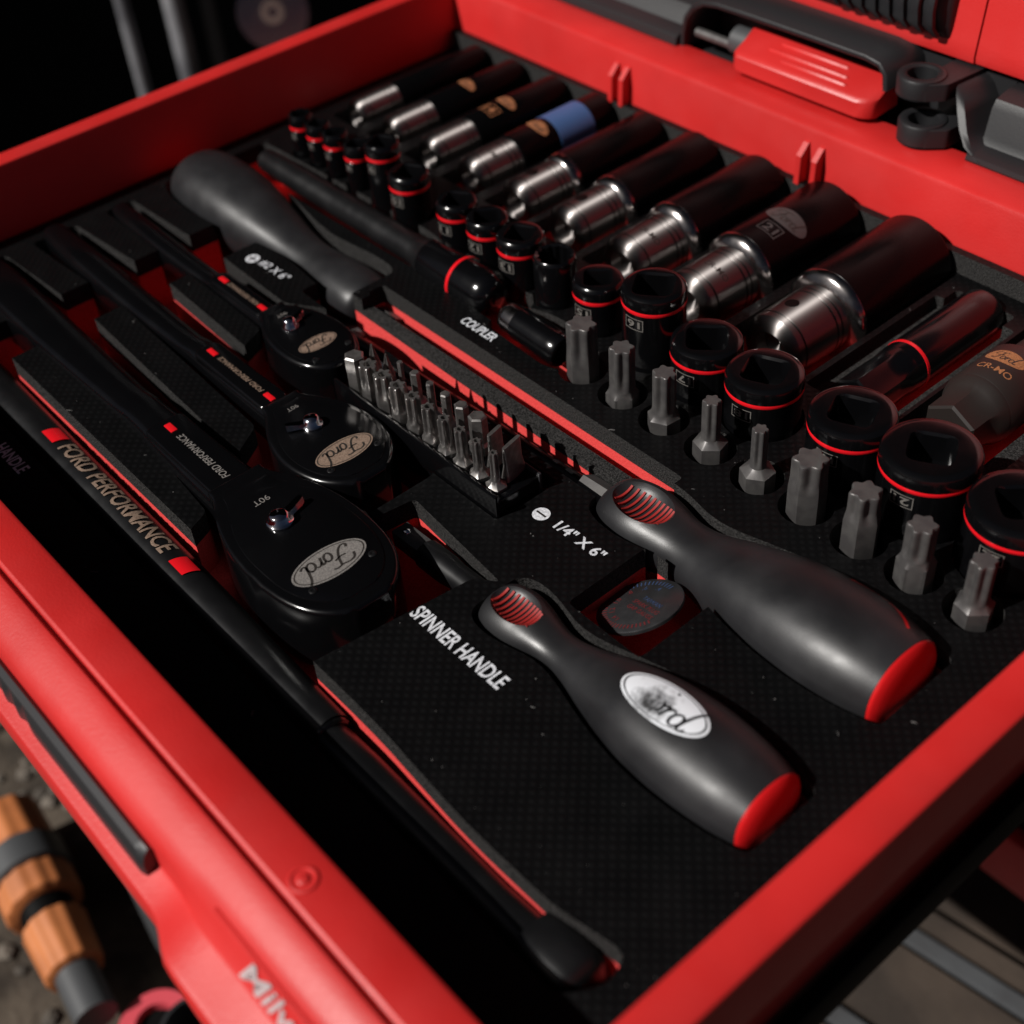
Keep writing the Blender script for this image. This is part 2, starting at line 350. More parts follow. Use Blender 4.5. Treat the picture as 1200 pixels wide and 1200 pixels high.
# black hand grip in the recess, scalloped on its outer side
g = []
for k in range(0, 121):
    x = 80+k*2.0; e = min(1, (324-x)/6) if x > 318 else 1
    if x > 324: break
    sc = .9*(.5+.5*math.cos(x/4.2*2*math.pi/1.9)) if x < 262 else 0
    e = max(.15, e)
    g.append([(x, -27.2, -18.9), (x, -27.2, -11.5), (x, -28.4, -10.2), (x, -30.2+.8*(1-e), -11.0-3*(1-e)), (x, -31.4+sc+2.0*(1-e), -13.6-3*(1-e)), (x, -31.6+sc+2.0*(1-e), -19.0)])
link('hand_grip', loft('hand_grip', g, 'black_grip', 40), dr)
# screw boss on the rim
for r0, r1, z in ((3.6, 2.9, .55), (1.5, .2, .8)):
    link('screw_boss', lathe('screw_boss', [(-.2, r0), (z*.7, r0), (z, r0-.35), (z, r1), (z*.3, max(r1-.3, .05))], 'red', (359.5, -8.0, 0), n=28), dr)
link('trim_line', box('trim_line', (348, -26.2, -6.6), (441, -25.0, -5.2), 'red', .3), dr)
# silver script on the badge panel (only its first letters are in view)
place('badge_script', text_geo('Milwaukee', 7.0, 50, bold=.015, shear=.45), lambda u, v: (386+u, -27.75+v*.42-.25, -10.3+v*.9+.12), 'silver', dr)

for o in dr.children:      # the front rail sits a little lower than the side walls
    if o.name.split('.')[0] in ('front_rail', 'hand_grip', 'screw_boss', 'trim_line', 'badge_script'): o.location = Vector((-3.5, 1.6, -6.0))*S

# ------------------------------------------------------------------ foam tray, built from a plan of pockets
ZT, ZM, ZB = -30.0, -37.6, -66.0
def hoff(prof, dy, grow):      # handle outline in plan from (x, r) pairs
    up = [(x, dy+r+grow) for x, r in prof]; dn_ = [(x, dy-r-grow) for x, r in prof]
    return dn_ + up[::-1]
SLOT = [(291, 7), (293, 10.2), (298, 12.2), (306, 12.8), (313, 11.8), (321, 10.0), (328, 9.9), (335, 11.2), (344, 13.6), (355, 16.2), (366, 17.9), (378, 18.5), (388, 18.0), (396, 16.8), (402.5, 15.2)]
SPIN = [(300, 6), (302, 8.8), (306, 10.1), (312, 10.2), (318, 9.0), (325, 7.2), (331, 6.9), (338, 8.2), (347, 10.8), (357, 13.3), (367, 15.0), (378, 15.6), (388, 15.2), (398, 14.0), (405, 12.3)]
PHIL = [(17, 15.0), (22, 16.4), (32, 17.4), (44, 17.6), (56, 16.6), (67, 14.8), (78, 12.8), (88, 11.0), (97, 10.0), (105, 9.8), (114, 10.8), (123, 11.8), (132, 12.2), (139, 11.5), (142, 9.2)]
YSLOT, YSPIN, YPHIL, ZAX = 152.0, 95.5, 167.0, -34.0
TILT = {'slotted_screwdriver': (-38, -2.8), 'spinner_handle': (-36, -2.4), 'cross_screwdriver': (-33.5, 3.6)}

SHORT = []   # short sockets: (top px-derived x, y, radius, height, ring, number)
YS = 211.0
SHORT = [  # x, top z, radius, height, number on the side
    (36, -11.5, 5.35, 24, '5'), (49, -11.5, 5.45, 24, '6'), (62, -11.2, 5.6, 24, '7'), (77.5, -11, 5.7, 24, '8'), (97, -3.2, 7.3, 32, '9'),
    (113.3, -10.5, 8.5, 26, '10'), (143.8, -11, 8.3, 26, '11'), (162.3, -11, 8.4, 26, '12'), (181.4, -10.5, 9.2, 27, '13'), (200.5, -11.5, 8.2, 26, None),
    (223.5, -11, 9.4, 28, '15'), (251.2, -1.2, 11.3, 38, '16'), (275.8, -11, 12.3, 28, '17'), (301.2, -11, 12.9, 28, '18'),
    (336.2, -8, 13.7, 31, '19'), (364.6, -6, 15.0, 34, '21'), (395.4, -7.5, 15.2, 34, '22')]
DEEP = [  # x, body radius, collar radius, front y, collar length, end y
    (25.5, 8.0, 7.5, 246, 22, 321.0), (52, 8.8, 8.1, 246, 22, 321.0), (80.3, 9.6, 8.7, 245.5, 22.5, 321.0), (109, 10.5, 9.5, 244.5, 23, 321.0), (139.3, 11.6, 10.0, 244, 23.5, 321.0),
    (169.8, 12.9, 10.6, 243, 24, 321.0), (203.8, 14.4, 11.4, 241.5, 25, 321.0), (239.0, 16.0, 12.2, 240, 25.5, 321.0), (279.2, 17.2, 12.8, 240, 27, 321.0)]
BITX = [240.2, 259.8, 279.4, 300.2, 320.2, 339.8, 360.1, 379.9, 400.0]; YB = 187.2
BITR = [5.4, 4.4, 4.1, 3.1, 2.6, 5.6, 5.0, 4.5, 3.9]

CUT = []     # (polygon, floor z)
def cut(p, z): CUT.append((p, z))
cut(rect(58, 83, 40, 160, 3), -56)                                                        # finger trough across the handles
cut(rounded([(14, 26), (405, 24), (411, 34), (409, 43), (398, 41), (388, 39), (356, 38.5), (316, 41.2), (300, 41.5), (283, 41.5), (211, 45), (14, 46)], [4, 4, 3, 4, 8, 8, 12, 10, 6, 2, 2, 3]), -53)   # breaker bar
cut(rounded([(14, 58), (60, 60), (82, 62), (150, 58), (208, 53), (212, 44), (284, 40), (291, 95), (298, 99.5), (251, 104), (249, 90), (214, 90), (206, 78), (184, 76), (82, 80), (14, 76)], 2), -52)        # large ratchet
cut(rounded([(14, 88), (82, 92), (183, 88), (192, 74), (232, 74), (246, 90), (246, 116), (226, 124), (192, 122), (186, 110), (139, 111), (84, 113), (14, 108)], 2.5), -50)                                   # middle ratchet
cut(rounded([(14, 122), (84, 122), (136, 121), (142, 107), (172, 106), (190, 116), (190, 140), (172, 150), (146, 148), (128, 137), (84, 138), (14, 135)], 2.5), -48)                                        # small ratchet
cut(rect(188, 277, 116, 141.5, 2), -52)                                                   # bit holder
cut(rounded([(126, 146), (296, 145), (296, 157), (126, 159)], 2), -57)                    # shaft of the slotted driver
cut(rounded([(148, 155), (290, 155), (300, 161), (292, 164.8), (148, 164.8)], 1.5), -35)  # low ridge between the two shafts
cut(rounded([(146, 163.2), (304, 163.2), (304, 170.5), (146, 170.5)], 1.5), -58)          # shaft of the cross driver
cut(rounded(hoff(SLOT + [(407.5, 14)], YSLOT, 2.0), 3), -55)
cut(rounded(hoff(SPIN + [(410, 11)], YSPIN, 2.0), 3), -52)
cut(rounded(hoff([(12, 12)] + PHIL, YPHIL, 1.8), 3), -54)
cut(rect(318, 347.5, 108, 140, 2), -52)                                                   # feeler coin
cut(rounded([(14, 184), (150, 186), (196, 184), (200, 196), (196, 206), (176, 203), (125, 207), (14, 203)], 3), -48)   # extension bar
cut(rounded([(194, 181), (229, 179), (239, 184), (240, 196), (228, 203), (208, 202), (194, 198)], 4), -44)             # coupler
for x in BITX: cut(circ(x, YB, 8.6), -40.5)
for x, zt, r, h, num in SHORT: cut(circ(x, YS, r+1.0), zt-h+.3)
for i, (x, rb, rc, y0, cl, y1) in enumerate(DEEP):
    cut(rect(x-rb-1.2, x+rb+1.2, y0-7, 322.2, 1.5), -30.6-rb)
cut(rect(303.5, 328, 236, 313.6, 2), -43.5)
cut(rect(300, 333.0, 234, 306, 2), -35)
cut(rect(334.4, 372, 236, 311, 2), -36)
cut(rect(338, 363, 238, 313.6, 2), -45)

cut(rect(2.6, 426, 322.6, 326), -22.0)                                                    # raised strip along the back wall
def build_foam():
    X0, X1, Y0, Y1 = 2.6, 426.0, 1.6, 326.0
    polys = [([(X0, Y0), (X1, Y0), (X1, Y1), (X0, Y1)], None)] + CUT
    vin = []; fin = []
    for p, z in polys:
        a = sum(p[i-1][0]*p[i][1]-p[i][0]*p[i-1][1] for i in range(len(p)))
        if a < 0: p = p[::-1]
        k = len(vin); vin += [Vector((min(max(q[0], X0), X1), min(max(q[1], Y0), Y1))) for q in p]; fin.append(list(range(k, k+len(p))))
    vo, eo, fo, ov, oe, of = delaunay_2d_cdt(vin, [], fin, 1, 1e-4)
    hs = []
    for ids in of:
        z = ZT
        for i in ids:
            if i: z = min(z, polys[i][1])
        if z == ZT and any(polys[i][1] == -22.0 for i in ids if i): z = -22.0
        hs.append(z)
    em = {}
    for fi, f in enumerate(fo):
        for a, b in zip(f, f[1:]+f[:1]): em.setdefault((min(a, b), max(a, b)), []).append(fi)
    top = ([], [], []); low = ([], [], [])
    def add(buf, pts, mi):
        k = len(buf[0]); buf[0].extend(pts); buf[1].append(tuple(range(k, k+len(pts)))); buf[2].append(mi)
    for fi, f in enumerate(fo):
        z = hs[fi]; pts = [(vo[v].x, vo[v].y, z) for v in f]
        if z >= ZT: add(top, pts, 0)
        elif z > -41: add(top, pts, 1)
        else: add(low, pts, 0)
    for (a, b), fl in em.items():
        h = sorted([hs[i] for i in fl]) if len(fl) == 2 else [ZB, hs[fl[0]]]
        if h[1]-h[0] < 1e-6: continue
        A_, B_ = vo[a], vo[b]
        def quad(buf, z0, z1, mi): add(buf, [(A_.x, A_.y, z0), (B_.x, B_.y, z0), (B_.x, B_.y, z1), (A_.x, A_.y, z1)], mi)
        zm = -41 if h[0] > -41 else ZM
        if h[1] > zm: quad(top, max(h[0], zm), h[1], 1)
        if h[0] < zm: quad(low, h[0], min(h[1], zm), 0)
    # the border between the two layers where a wall runs through both is closed by shared edges; weld doubles
    out = []
    for buf, nm, ms in ((top, 'black_layer', ['film', 'black_foam']), (low, 'red_layer', ['red_foam'])):
        me = bpy.data.meshes.new(nm); me.from_pydata([tuple(c*S for c in v) for v in buf[0]], [], buf[1])
        for m in ms: me.materials.append(M[m])
        me.polygons.foreach_set('material_index', buf[2])
        bm = bmesh.new(); bm.from_mesh(me); bmesh.ops.remove_doubles(bm, verts=bm.verts, dist=1e-6)
        if nm == 'black_layer':           # soften the upper cut edge a little
            es = [e for e in bm.edges if len(e.link_faces) == 2 and all(abs(v.co.z-ZT*S) < 1e-7 for v in e.verts) and len({f.material_index for f in e.link_faces}) == 2]
            bmesh.ops.bevel(bm, geom=es, offset=.7*S, segments=2, affect='EDGES', material=1, clamp_overlap=True)
        bmesh.ops.recalc_face_normals(bm, faces=bm.faces); bm.to_mesh(me); bm.free(); me.update(); out.append((nm, me))
    return out
foam = thing('foam_insert', 'black over red foam tray with cut-out pockets lying in the drawer', 'foam tray', (0, 0, 0))
for nm, me in build_foam(): link(nm, me, foam)
ZP = ZT+.12
def label_print(body, x0, x1, y, h, m='white_print', bold=.022, shear=0.0):
    place('lettering', text_geo(body, h, x1-x0, bold, shear), flat((x0+x1)/2, y, ZP), m, foam)
label_print('SPINNER HANDLE', 289, 328.5, 74.6, 5.4)
label_print('COUPLER', 186.3, 204.5, 177.4, 4.4)
label_print('1/4" X 6"', 291.5, 311.8, 128.2, 4.2)
label_print('#2 X 6"', 97.2, 115.2, 147.0, 4.4, bold=.006)
label_print('HANDLE', 127.5, 146.5, 19.6, 4.6, 'blue_print')
for x, y, cross in ((284.8, 127.6, False), (92.6, 145.6, True)):
    ic = place('screw_icon', oval_geo(2.9, 2.9), flat(x, y, ZP), 'white_print', foam)
    bars = [(-2.1, -.35, 2.1, .35)] + ([(-.35, -2.1, .35, 2.1)] if cross else [])
    for q, (a, b, c, d) in enumerate(bars):
        place('icon_bar', ([(a, b), (c, b), (c, d), (a, d)], [(0, 1, 2, 3)]), flat(x, y, ZP+.06+q*.05), 'dark_print', ic)

# ------------------------------------------------------------------ drivers with soft-grip handles
def ellring(x, y, z, ry, rz, n=44, pw=2.0):
    out = []
    for i in range(n):
        a = 2*math.pi*i/n; c, s = math.cos(a), math.sin(a)
        out.append((x, y+ry*math.copysign(abs(c)**(2/pw), c), z+rz*math.copysign(abs(s)**(2/pw), s)))
    return out
def smooth_prof(p, n=4):
    out = []
    for i in range(len(p)-1):
        a, b, c, d = p[max(i-1, 0)], p[i], p[i+1], p[min(i+2, len(p)-1)]
        for k in range(n):
            t = k/n
            out.append(tuple(.5*((2*b[j])+(-a[j]+c[j])*t+(2*a[j]-5*b[j]+4*c[j]-d[j])*t*t+(-a[j]+3*b[j]-3*c[j]+d[j])*t**3) for j in (0, 1)))
    out.append(p[-1]); return out
def driver(name, label, prof, y, butt, window, zscale=.94):
    """prof (x, r) along +x; butt = +1 when the red end is at large x"""
    t = thing(name, label, 'screwdriver' if name != 'spinner_handle' else 'spinner handle', (prof[0][0], y, TILT[name][0]))
    t.rotation_euler = (0, R(TILT[name][1]), 0)
    x0 = prof[0][0]
    sp = smooth_prof(prof)
    nose = sp[0] if butt > 0 else sp[-1]
    rings = [ellring(x-x0, 0, 0, r, r*zscale, pw=2.25) for x, r in sp]
    # round the nose
    if butt > 0: rings = [ellring(nose[0]-x0-1.4, 0, 0, nose[1]*.6, nose[1]*.58)] + rings
    else: rings = rings + [ellring(nose[0]-x0+1.4, 0, 0, nose[1]*.6, nose[1]*.58)]
    me = loft('grip', rings, 'rubber', 60)
    bvh = None
    if window:
        wx, wy, a, b, dp = window                       # centre (absolute x, local y), half axes, depth
        rr = [r for x, r in sp if abs(x-wx) < 3][0]*zscale
        bm = bmesh.new(); bmesh.ops.create_uvsphere(bm, u_segments=40, v_segments=20, radius=1)
        for v in bm.verts: v.co = Vector(((wx-x0+v.co.x*a), wy+v.co.y*b, rr+.9+v.co.z*dp))*S
        cme = bpy.data.meshes.new('c'); bm.to_mesh(cme); bm.free(); cme.materials.append(M['rubber'])
        co = bpy.data.objects.new('c', cme); COL.objects.link(co)
        go = bpy.data.objects.new('g', me); COL.objects.link(go)
        md = go.modifiers.new('b', 'BOOLEAN'); md.operation = 'DIFFERENCE'; md.object = co; md.solver = 'EXACT'
        bpy.context.view_layer.update()
        nm = bpy.data.meshes.new_from_object(go.evaluated_get(bpy.context.evaluated_depsgraph_get()))
        bpy.data.objects.remove(go); bpy.data.objects.remove(co); me = nm; me.name = 'grip'; me.shade_smooth(); me.set_sharp_from_angle(angle=R(40))
    grip = link('grip', me, t)
    if window:
        nrib = 10
        for k in range(nrib):
            u = -0.74+1.50*k/(nrib-1); hw = b*.70*math.sqrt(max(0, 1-u*u))
            if hw < 1: hw = 1.0
            pts = []
            xx = wx-x0+u*a
            for q in range(9):
                s = -1+2*q/8; zz = rr+.9-dp*math.sqrt(max(.02, 1-u*u-(s*.70)**2*(1-u*u)))
                pts.append((wy+s*hw, zz))
            rg = []
            for yy, zz in pts:
                rg.append([(xx-.42+.35*(abs(yy-wy)/b)**2*2, yy, zz-.5), (xx+.42+.35*(abs(yy-wy)/b)**2*2, yy, zz-.5), (xx+.42+.35*(abs(yy-wy)/b)**2*2, yy, zz+.4), (xx-.42+.35*(abs(yy-wy)/b)**2*2, yy, zz+.4)])
            link('red_rib', loft('red_rib', rg, 'red_rubber', 40), grip)
    # red butt cap, domed
    bx_, br = sp[-1] if butt > 0 else sp[0]
    cap = [ellring(bx_-x0+butt*d, 0, 0, br*k, br*k*zscale, pw=2.25) for d, k in (((-.6, .985), (.3, .985), (1.1, .93), (2.1, .78), (2.9, .5), (3.2, .2), (3.25, .02)) if butt > 0 else ((-.6, .97), (.2, .95), (.9, .86), (1.3, .6), (1.4, .1)))]
    link('butt_cap', loft('butt_cap', cap, 'red_smooth', 60), t)
    return t, x0, sp
def drape(prof, x0, zs, lift):
    def rad(x):
        for a, b in zip(prof, prof[1:]):
            if a[0] <= x <= b[0]: t = (x-a[0])/(b[0]-a[0]+1e-9); return a[1]*(1-t)+b[1]*t
        return prof[-1][1]
    def f(ox, oy, ang=0):
        c, s = math.cos(ang), math.sin(ang)
        def g(u, v):
            x = ox+u*c-v*s; arc = oy+u*s+v*c; r = rad(x); th = arc/r
            cc, ss = math.sin(th), math.cos(th)
            k = (abs(cc)**2.25+abs(ss)**2.25)**(-1/2.25)
            return (x-x0, (r*k+lift)*cc, (r*k*zs+lift)*ss)
        return g
    return f
slot, sx0, ssp = driver('slotted_screwdriver', 'large slotted screwdriver with charcoal grip and red ribbed window, nearest the grey star bits', SLOT, YSLOT, 1, (306.5, -.8, 12.2, 8.2, 7.0))
link('bolster', prism('bolster', [(5.2*math.cos(k*math.pi/3), 5.2*math.sin(k*math.pi/3)) for k in range(6)], -12, .5, 'bit_dark', M4=Matrix.Translation((-1, 0, 0)) @ Matrix.Rotation(math.pi/2, 4, 'Y')), slot)
link('shaft', lathe('shaft', [(0, 3.1), (118, 3.1), (128, 3.1), (134, 3.0)], 'satin', (-5, 0, 0), (-1, 0, 0), 24), slot)
tip = [[(-138, dy, dz) for dy, dz in ((-3, -2.9), (3, -2.9), (3, 2.9), (-3, 2.9))], [(-146, dy, dz) for dy, dz in ((-4.6, -2.2), (4.6, -2.2), (4.6, 2.2), (-4.6, 2.2))], [(-152, dy, dz) for dy, dz in ((-4.4, -1.2), (4.4, -1.2), (4.4, 1.2), (-4.4, 1.2))], [(-157, dy, dz) for dy, dz in ((-3.3, -.5), (3.3, -.5), (3.3, .5), (-3.3, .5))]]
link('blade_tip', loft('blade_tip', tip, 'bit_dark', 30), slot)

ds = drape(ssp, sx0, .94, .1)
place('red_inlay', strokes([[(-11, 1.5), (-5, 3.2), (2, 2.6), (8, -.5), (12, -4)]], 1.0), ds(386, 11.5), 'red_smooth', slot)
spin, px0, psp = driver('spinner_handle', 'short spinner handle with worn white oval badge on its charcoal grip', SPIN, YSPIN, 1, (311, -.5, 10.0, 6.8, 5.6))
link('shaft', lathe('shaft', [(0, 4.4), (20, 4.4), (24, 4.9), (34, 4.9), (35, 4.2)], 'satin', (1, 0, 0), (-1, 0, 0), 28), spin)
sd = link('square_drive', box('square_drive', (-47, -3.2, -3.2), (-34, 3.2, 3.2), 'bit_dark', .5), spin)
link('detent_ball', lathe('detent_ball', [(0, 1.5), (.5, 1.4), (.9, 1.0), (1.15, .3)], 'chrome_bright', (-43, 0, 3.1), (0, 0, 1), 18), sd)
dp1 = drape(psp, px0, .94, .12); dp2 = drape(psp, px0, .94, .2)
ov = place('badge', oval_geo(15.2, 6.6, 56, 10), dp1(370, -.2, R(-2)), 'worn', spin)
place('badge_outline', oval_geo(14.4, 5.9, 56, inner=.955), dp2(370, -.2, R(-2)), 'greyplastic', ov)
sg = script_geo(15.5)
keep = [f for f in sg[1] if min(sg[0][i][0] for i in f) > -.5]
place('script', (sg[0], keep), dp2(370.6, -.2, R(-2)), 'rubber', ov)

phil, fx0, fsp = driver('cross_screwdriver', 'screwdriver with charcoal grip whose butt faces the dark left wall of the drawer', PHIL, YPHIL, -1, None)
link('bolster', prism('bolster', [(3.6*math.cos(k*math.pi/3), 3.6*math.sin(k*math.pi/3)) for k in range(6)], 0, 15, 'bit_dark', M4=Matrix.Translation((125, 0, 0)) @ Matrix.Rotation(math.pi/2, 4, 'Y')), phil)
link('shaft', lathe('shaft', [(0, 3.0), (120, 3.0), (128, 2.4), (133, .8)], 'satin', (126, 0, -1.5), (1, 0, 0), 24), phil)
# ------------------------------------------------------------------ ratchets
def ratchet(label, axis_y, zt, head, handle, marks, lever, em, txt, t90, thick):
    t = thing('ratchet', label, 'ratchet', (head[0][0], axis_y, zt-thick), 0, 'ratchets')
    x0 = head[0][0]; zc = thick
    sp = smooth_prof(head, 3)
    poly = [(x-x0, -hw) for x, hw in sp] + [(x-x0, hw) for x, hw in sp[::-1]]
    link('head', prism('head', poly, 0, zc, 'lacquer', bev=thick*.26, seg=5, smooth=50), t)
    hx = sum(q[0] for q in sp)/len(sp)-x0
    cp = [((px-hx)*.84+hx+1.0, py*.84) for px, py in poly]
    link('cover_plate', prism('cover_plate', cp, zc-.5, zc+.35, 'lacquer', bev=.25, seg=2, smooth=40), t)
    for sx_, sy_ in ((hx+.30*(head[-1][0]-head[0][0]), .52*max(q[1] for q in head)), (hx+.30*(head[-1][0]-head[0][0]), -.52*max(q[1] for q in head))):
        link('cover_screw', lathe('cover_screw', [(zc+.2, 1.3), (zc+.5, 1.3), (zc+.62, 1.1), (zc+.62, .55), (zc+.42, .5)], 'satin', (sx_, sy_, 0), n=20), t)
    hp = smooth_prof(handle, 3); rings = []
    for x, hw, in hp:
        u = (x-handle[0][0])/(handle[-1][0]-handle[0][0])
        ztop = zc-3.4-2.6*math.sin(min(1, u)*math.pi)*(1 if u < .62 else .45); zbot = 2.5
        b = min(hw*.55, 3.2)
        rings.append([(x-x0, -hw, zbot+b), (x-x0, -hw, ztop-b), (x-x0, -hw+b*.3, ztop-b*.3), (x-x0, -hw+b, ztop), (x-x0, hw-b, ztop), (x-x0, hw-b*.3, ztop-b*.3), (x-x0, hw, ztop-b), (x-x0, hw, zbot+b), (x-x0, hw-b, zbot), (x-x0, -hw+b, zbot)])
    hnd = link('handle', loft('handle', rings, 'lacquer', 50), t)
    mx0, mx1 = marks
    # raised panel carrying the lettering
    pw = [hw for x, hw in hp if x > mx0][0]*.86
    ln = mx1-mx0+10
    link('panel', prism('panel', rounded([(mx0-6-x0, -pw), (mx1+4-x0, -pw*1.08), (mx1+4-x0, pw*1.08), (mx0-6-x0, pw)], 3), zc-8, zc-3.2, 'lacquer', bev=1.0, seg=3, smooth=50), t)
    zl = zc-3.2+.06; k = pw/9
    for x in (mx0, mx1): link('red_mark', box('red_mark', (x-2.6-x0, -1.5*max(k, .7), zl-.3), (x+2.6-x0, 1.5*max(k, .7), zl+.25), 'red_band', .2), t)
    place('lettering', text_geo('FORD PERFORMANCE', 3.2*max(k, .62), txt[1]-txt[0], .012, .2), flat((txt[0]+txt[1])/2-x0, 0, zl+.05, math.pi), txt[2], t)
    place('lettering', text_geo('90T', 3.0*max(k, .62), 7.0*max(k, .62), .0), flat(t90-x0, 0, zc+.42, -math.pi/2), 'grey_print', t)
    lx, ly, la, lr = lever
    pv = link('reverse_lever', lathe('reverse_lever', [(0, lr*1.25), (.8, lr*1.25), (1.4, lr), (3.0, lr*.95), (3.7, lr*.7), (4.0, .2)], 'chrome_bright', (lx-x0, ly, zc+.3), n=28, smooth=50), t)
    c, s = math.cos(la), math.sin(la); arm = []
    for d, w_, z_ in ((0, lr*.6, 2.6), (lr*1.5, lr*.5, 2.6), (lr*2.6, lr*.42, 3.2), (lr*3.0, lr*.3, 3.4)):
        px, py = lx-x0+c*d, ly+s*d; nx, ny = -s*w_, c*w_
        arm.append([(px+nx, py+ny, zc+1.0), (px-nx, py-ny, zc+1.0), (px-nx*.7, py-ny*.7, zc+z_), (px+nx*.7, py+ny*.7, zc+z_)])
    link('thumb_arm', loft('thumb_arm', arm, 'chrome_bright', 50), pv)
    emblem(t, em[0]-x0, em[1], zc+.42, em[2], em[3], -math.pi/2, em[4])
    return t
ratchet('largest black ratchet, nearest the red front rail, with beige oval badge on its round head', 64.3, -21.5,
        [(209, 9.5), (214, 10.8), (221, 14.0), (229, 17.4), (240, 20.0), (252, 20.6), (264, 19.8), (274, 16.6), (281, 11), (284, 5)],
        [(12, 6.0), (18, 8.0), (40, 9.2), (80, 8.8), (130, 7.6), (155, 7.4), (170, 8.6), (190, 9.4), (212, 10.2), (222, 12)],
        (169, 209.5), (238.2, -1.2, R(104), 3.4), (263.2, -.6, 12.8, 6.4, 'grey_print'), (174.5, 204.5, 'grey_print'), 225.8, 25)
ratchet('middle ratchet of the three, its lever pointing at the red rail, coppery oval badge', 98.0, -22.5,
        [(184, 6.6), (189, 8.6), (195, 12.4), (203, 16.0), (212, 17.9), (221, 17.6), (230, 14.8), (236.5, 9.5), (239, 4.5)],
        [(14, 4.0), (20, 5.6), (50, 6.6), (90, 6.2), (125, 5.4), (140, 5.8), (160, 6.4), (185, 6.9), (195, 9)],
        (141, 178), (205.6, -.4, R(-112), 2.9), (223.6, -.4, 10.8, 5.4, 'bronze_print'), (145.5, 173.5, 'bronze_print'), 193.2, 22)
ratchet('smallest black ratchet, beside the numbered foam block, with small coppery badge', 127.0, -23.5,
        [(134, 4.8), (139, 6.8), (145, 10.2), (153, 12.7), (162, 13.6), (170.5, 12.8), (177.5, 9.8), (181.5, 5.5), (182.5, 3)],
        [(18, 3.4), (24, 4.4), (50, 5.0), (80, 4.6), (98, 4.4), (112, 4.8), (134, 5.2), (142, 7)],
        (102, 129.3), (151.8, -2.0, R(106), 2.5), (167.2, -.6, 7.8, 3.9, 'bronze_print'), (105.5, 126, 'bronze_print'), 143.3, 19)

# ------------------------------------------------------------------ breaker bar
t = thing('breaker_bar', 'long satin black breaker bar with beige lettering along the front channel', 'breaker bar', (22, 35.6, -52.8))
bp = smooth_prof([(22, 6.8), (26, 7.8), (70, 8.2), (150, 7.8), (215, 8.0), (262, 7.2), (300, 6.8)], 3)
link('bar', loft('bar', [ellring(x-22, 1.9-(x-22)*.012, 10.5, r, r, 36) for x, r in bp], 'satin', 60), t)
link('bar_sleeve', loft('bar_sleeve', [ellring(x-22, -3.4+(x-303)*.004, 10.2, r*.94, r*.94, 36) for x, r in ((300, 5.4), (301.5, 6.4), (303, 7.2), (318, 7.4), (345, 7.0), (372, 6.8), (384, 7.4), (388, 8.4))], 'satin', 60), t)
hd = [ellring(x-22, -2.2, 10.2, ry, rz, 36, 2.6) for x, ry, rz in ((386, 8.4, 8.8), (390, 9.2, 10.2), (396, 9.4, 10.6), (401, 9.2, 10.2), (404, 8.2, 9), (405.5, 6.0, 6.5))]
link('swivel_head', loft('swivel_head', hd, 'satin', 60), t)
link('joint_ring', lathe('joint_ring', [(0, 6.2), (.6, 7.0), (1.6, 7.0), (2.2, 6.2)], 'lacquer', (283-5, -2.2, 10.4), (1, 0, 0), 36), t)
def on_bar(xc, flip=0):
    return lambda u, v: (xc+u-22, 1.9-(xc+u-22)*.012 + 8.36*math.sin((v+1.6)/8.1), 10.5+8.36*math.cos((v+1.6)/8.1))
gx, gf = text_geo('FORD PERFORMANCE', 6.2, 73, .018, .22)
place('lettering', refine((gx, gf), 1.6), on_bar(174.5), 'bronze_print', t)
for xc in (130.5, 219.5):
    vs = []; fs = []
    for i in range(9):
        v = -2.9+5.8*i/8; vs += [(-4.2+v*.22, v), (4.2+v*.22, v)]
        if i: fs.append((2*i-2, 2*i-1, 2*i+1, 2*i))
    place('red_mark', (vs, fs), on_bar(xc), 'red_band', t)

# ------------------------------------------------------------------ extension bar and coupler
t = thing('extension_bar', 'black extension bar with one thin red ring, behind the cross driver handle', 'extension bar', (30, 193.5, -36))
link('rod', lathe('rod', [(0, 4.2), (1, 5.0), (10, 5.4), (60, 5.8), (108, 6.0), (112, 6.6), (116, 8.0), (118, 8.6)], 'satin', (0, 0, 7), (1, 0, 0), 40), t)
soc = link('drive_end', lathe('drive_end', [(117.5, 8.6), (118.5, 9.0), (142, 9.2), (150, 9.2), (153, 8.7), (155.5, 7.4), (157, 5), (157.5, 2)], 'lacquer', (0, 0, 7), (1, 0, 0), 44), t)
link('red_ring', lathe('red_ring', [(137, 9.1), (137.1, 9.32), (138.5, 9.32), (138.6, 9.1)], 'red_band', (0, 0, 7), (1, 0, 0), 44, cap=False), soc)
t = thing('coupler', 'small black coupler with a bright end in the red floored pocket', 'coupler', (200, 188.5, -34))
link('body', lathe('body', [(0, 4.6), (.6, 5.0), (5.0, 5.2), (5.6, 6.1), (24, 6.3), (27.4, 6.3), (28.6, 5.6), (28.8, 4.6), (22, 4.4)], 'lacquer', (0, 0, 6), (1, 0, -.05), 36), t)
link('bright_end', lathe('bright_end', [(-2.6, 2.5), (-2.2, 4.2), (-1.2, 5.2), (.8, 5.7), (5.4, 5.75)], 'chrome', (0, 0, 6), (1, 0, -.05), 36), t)

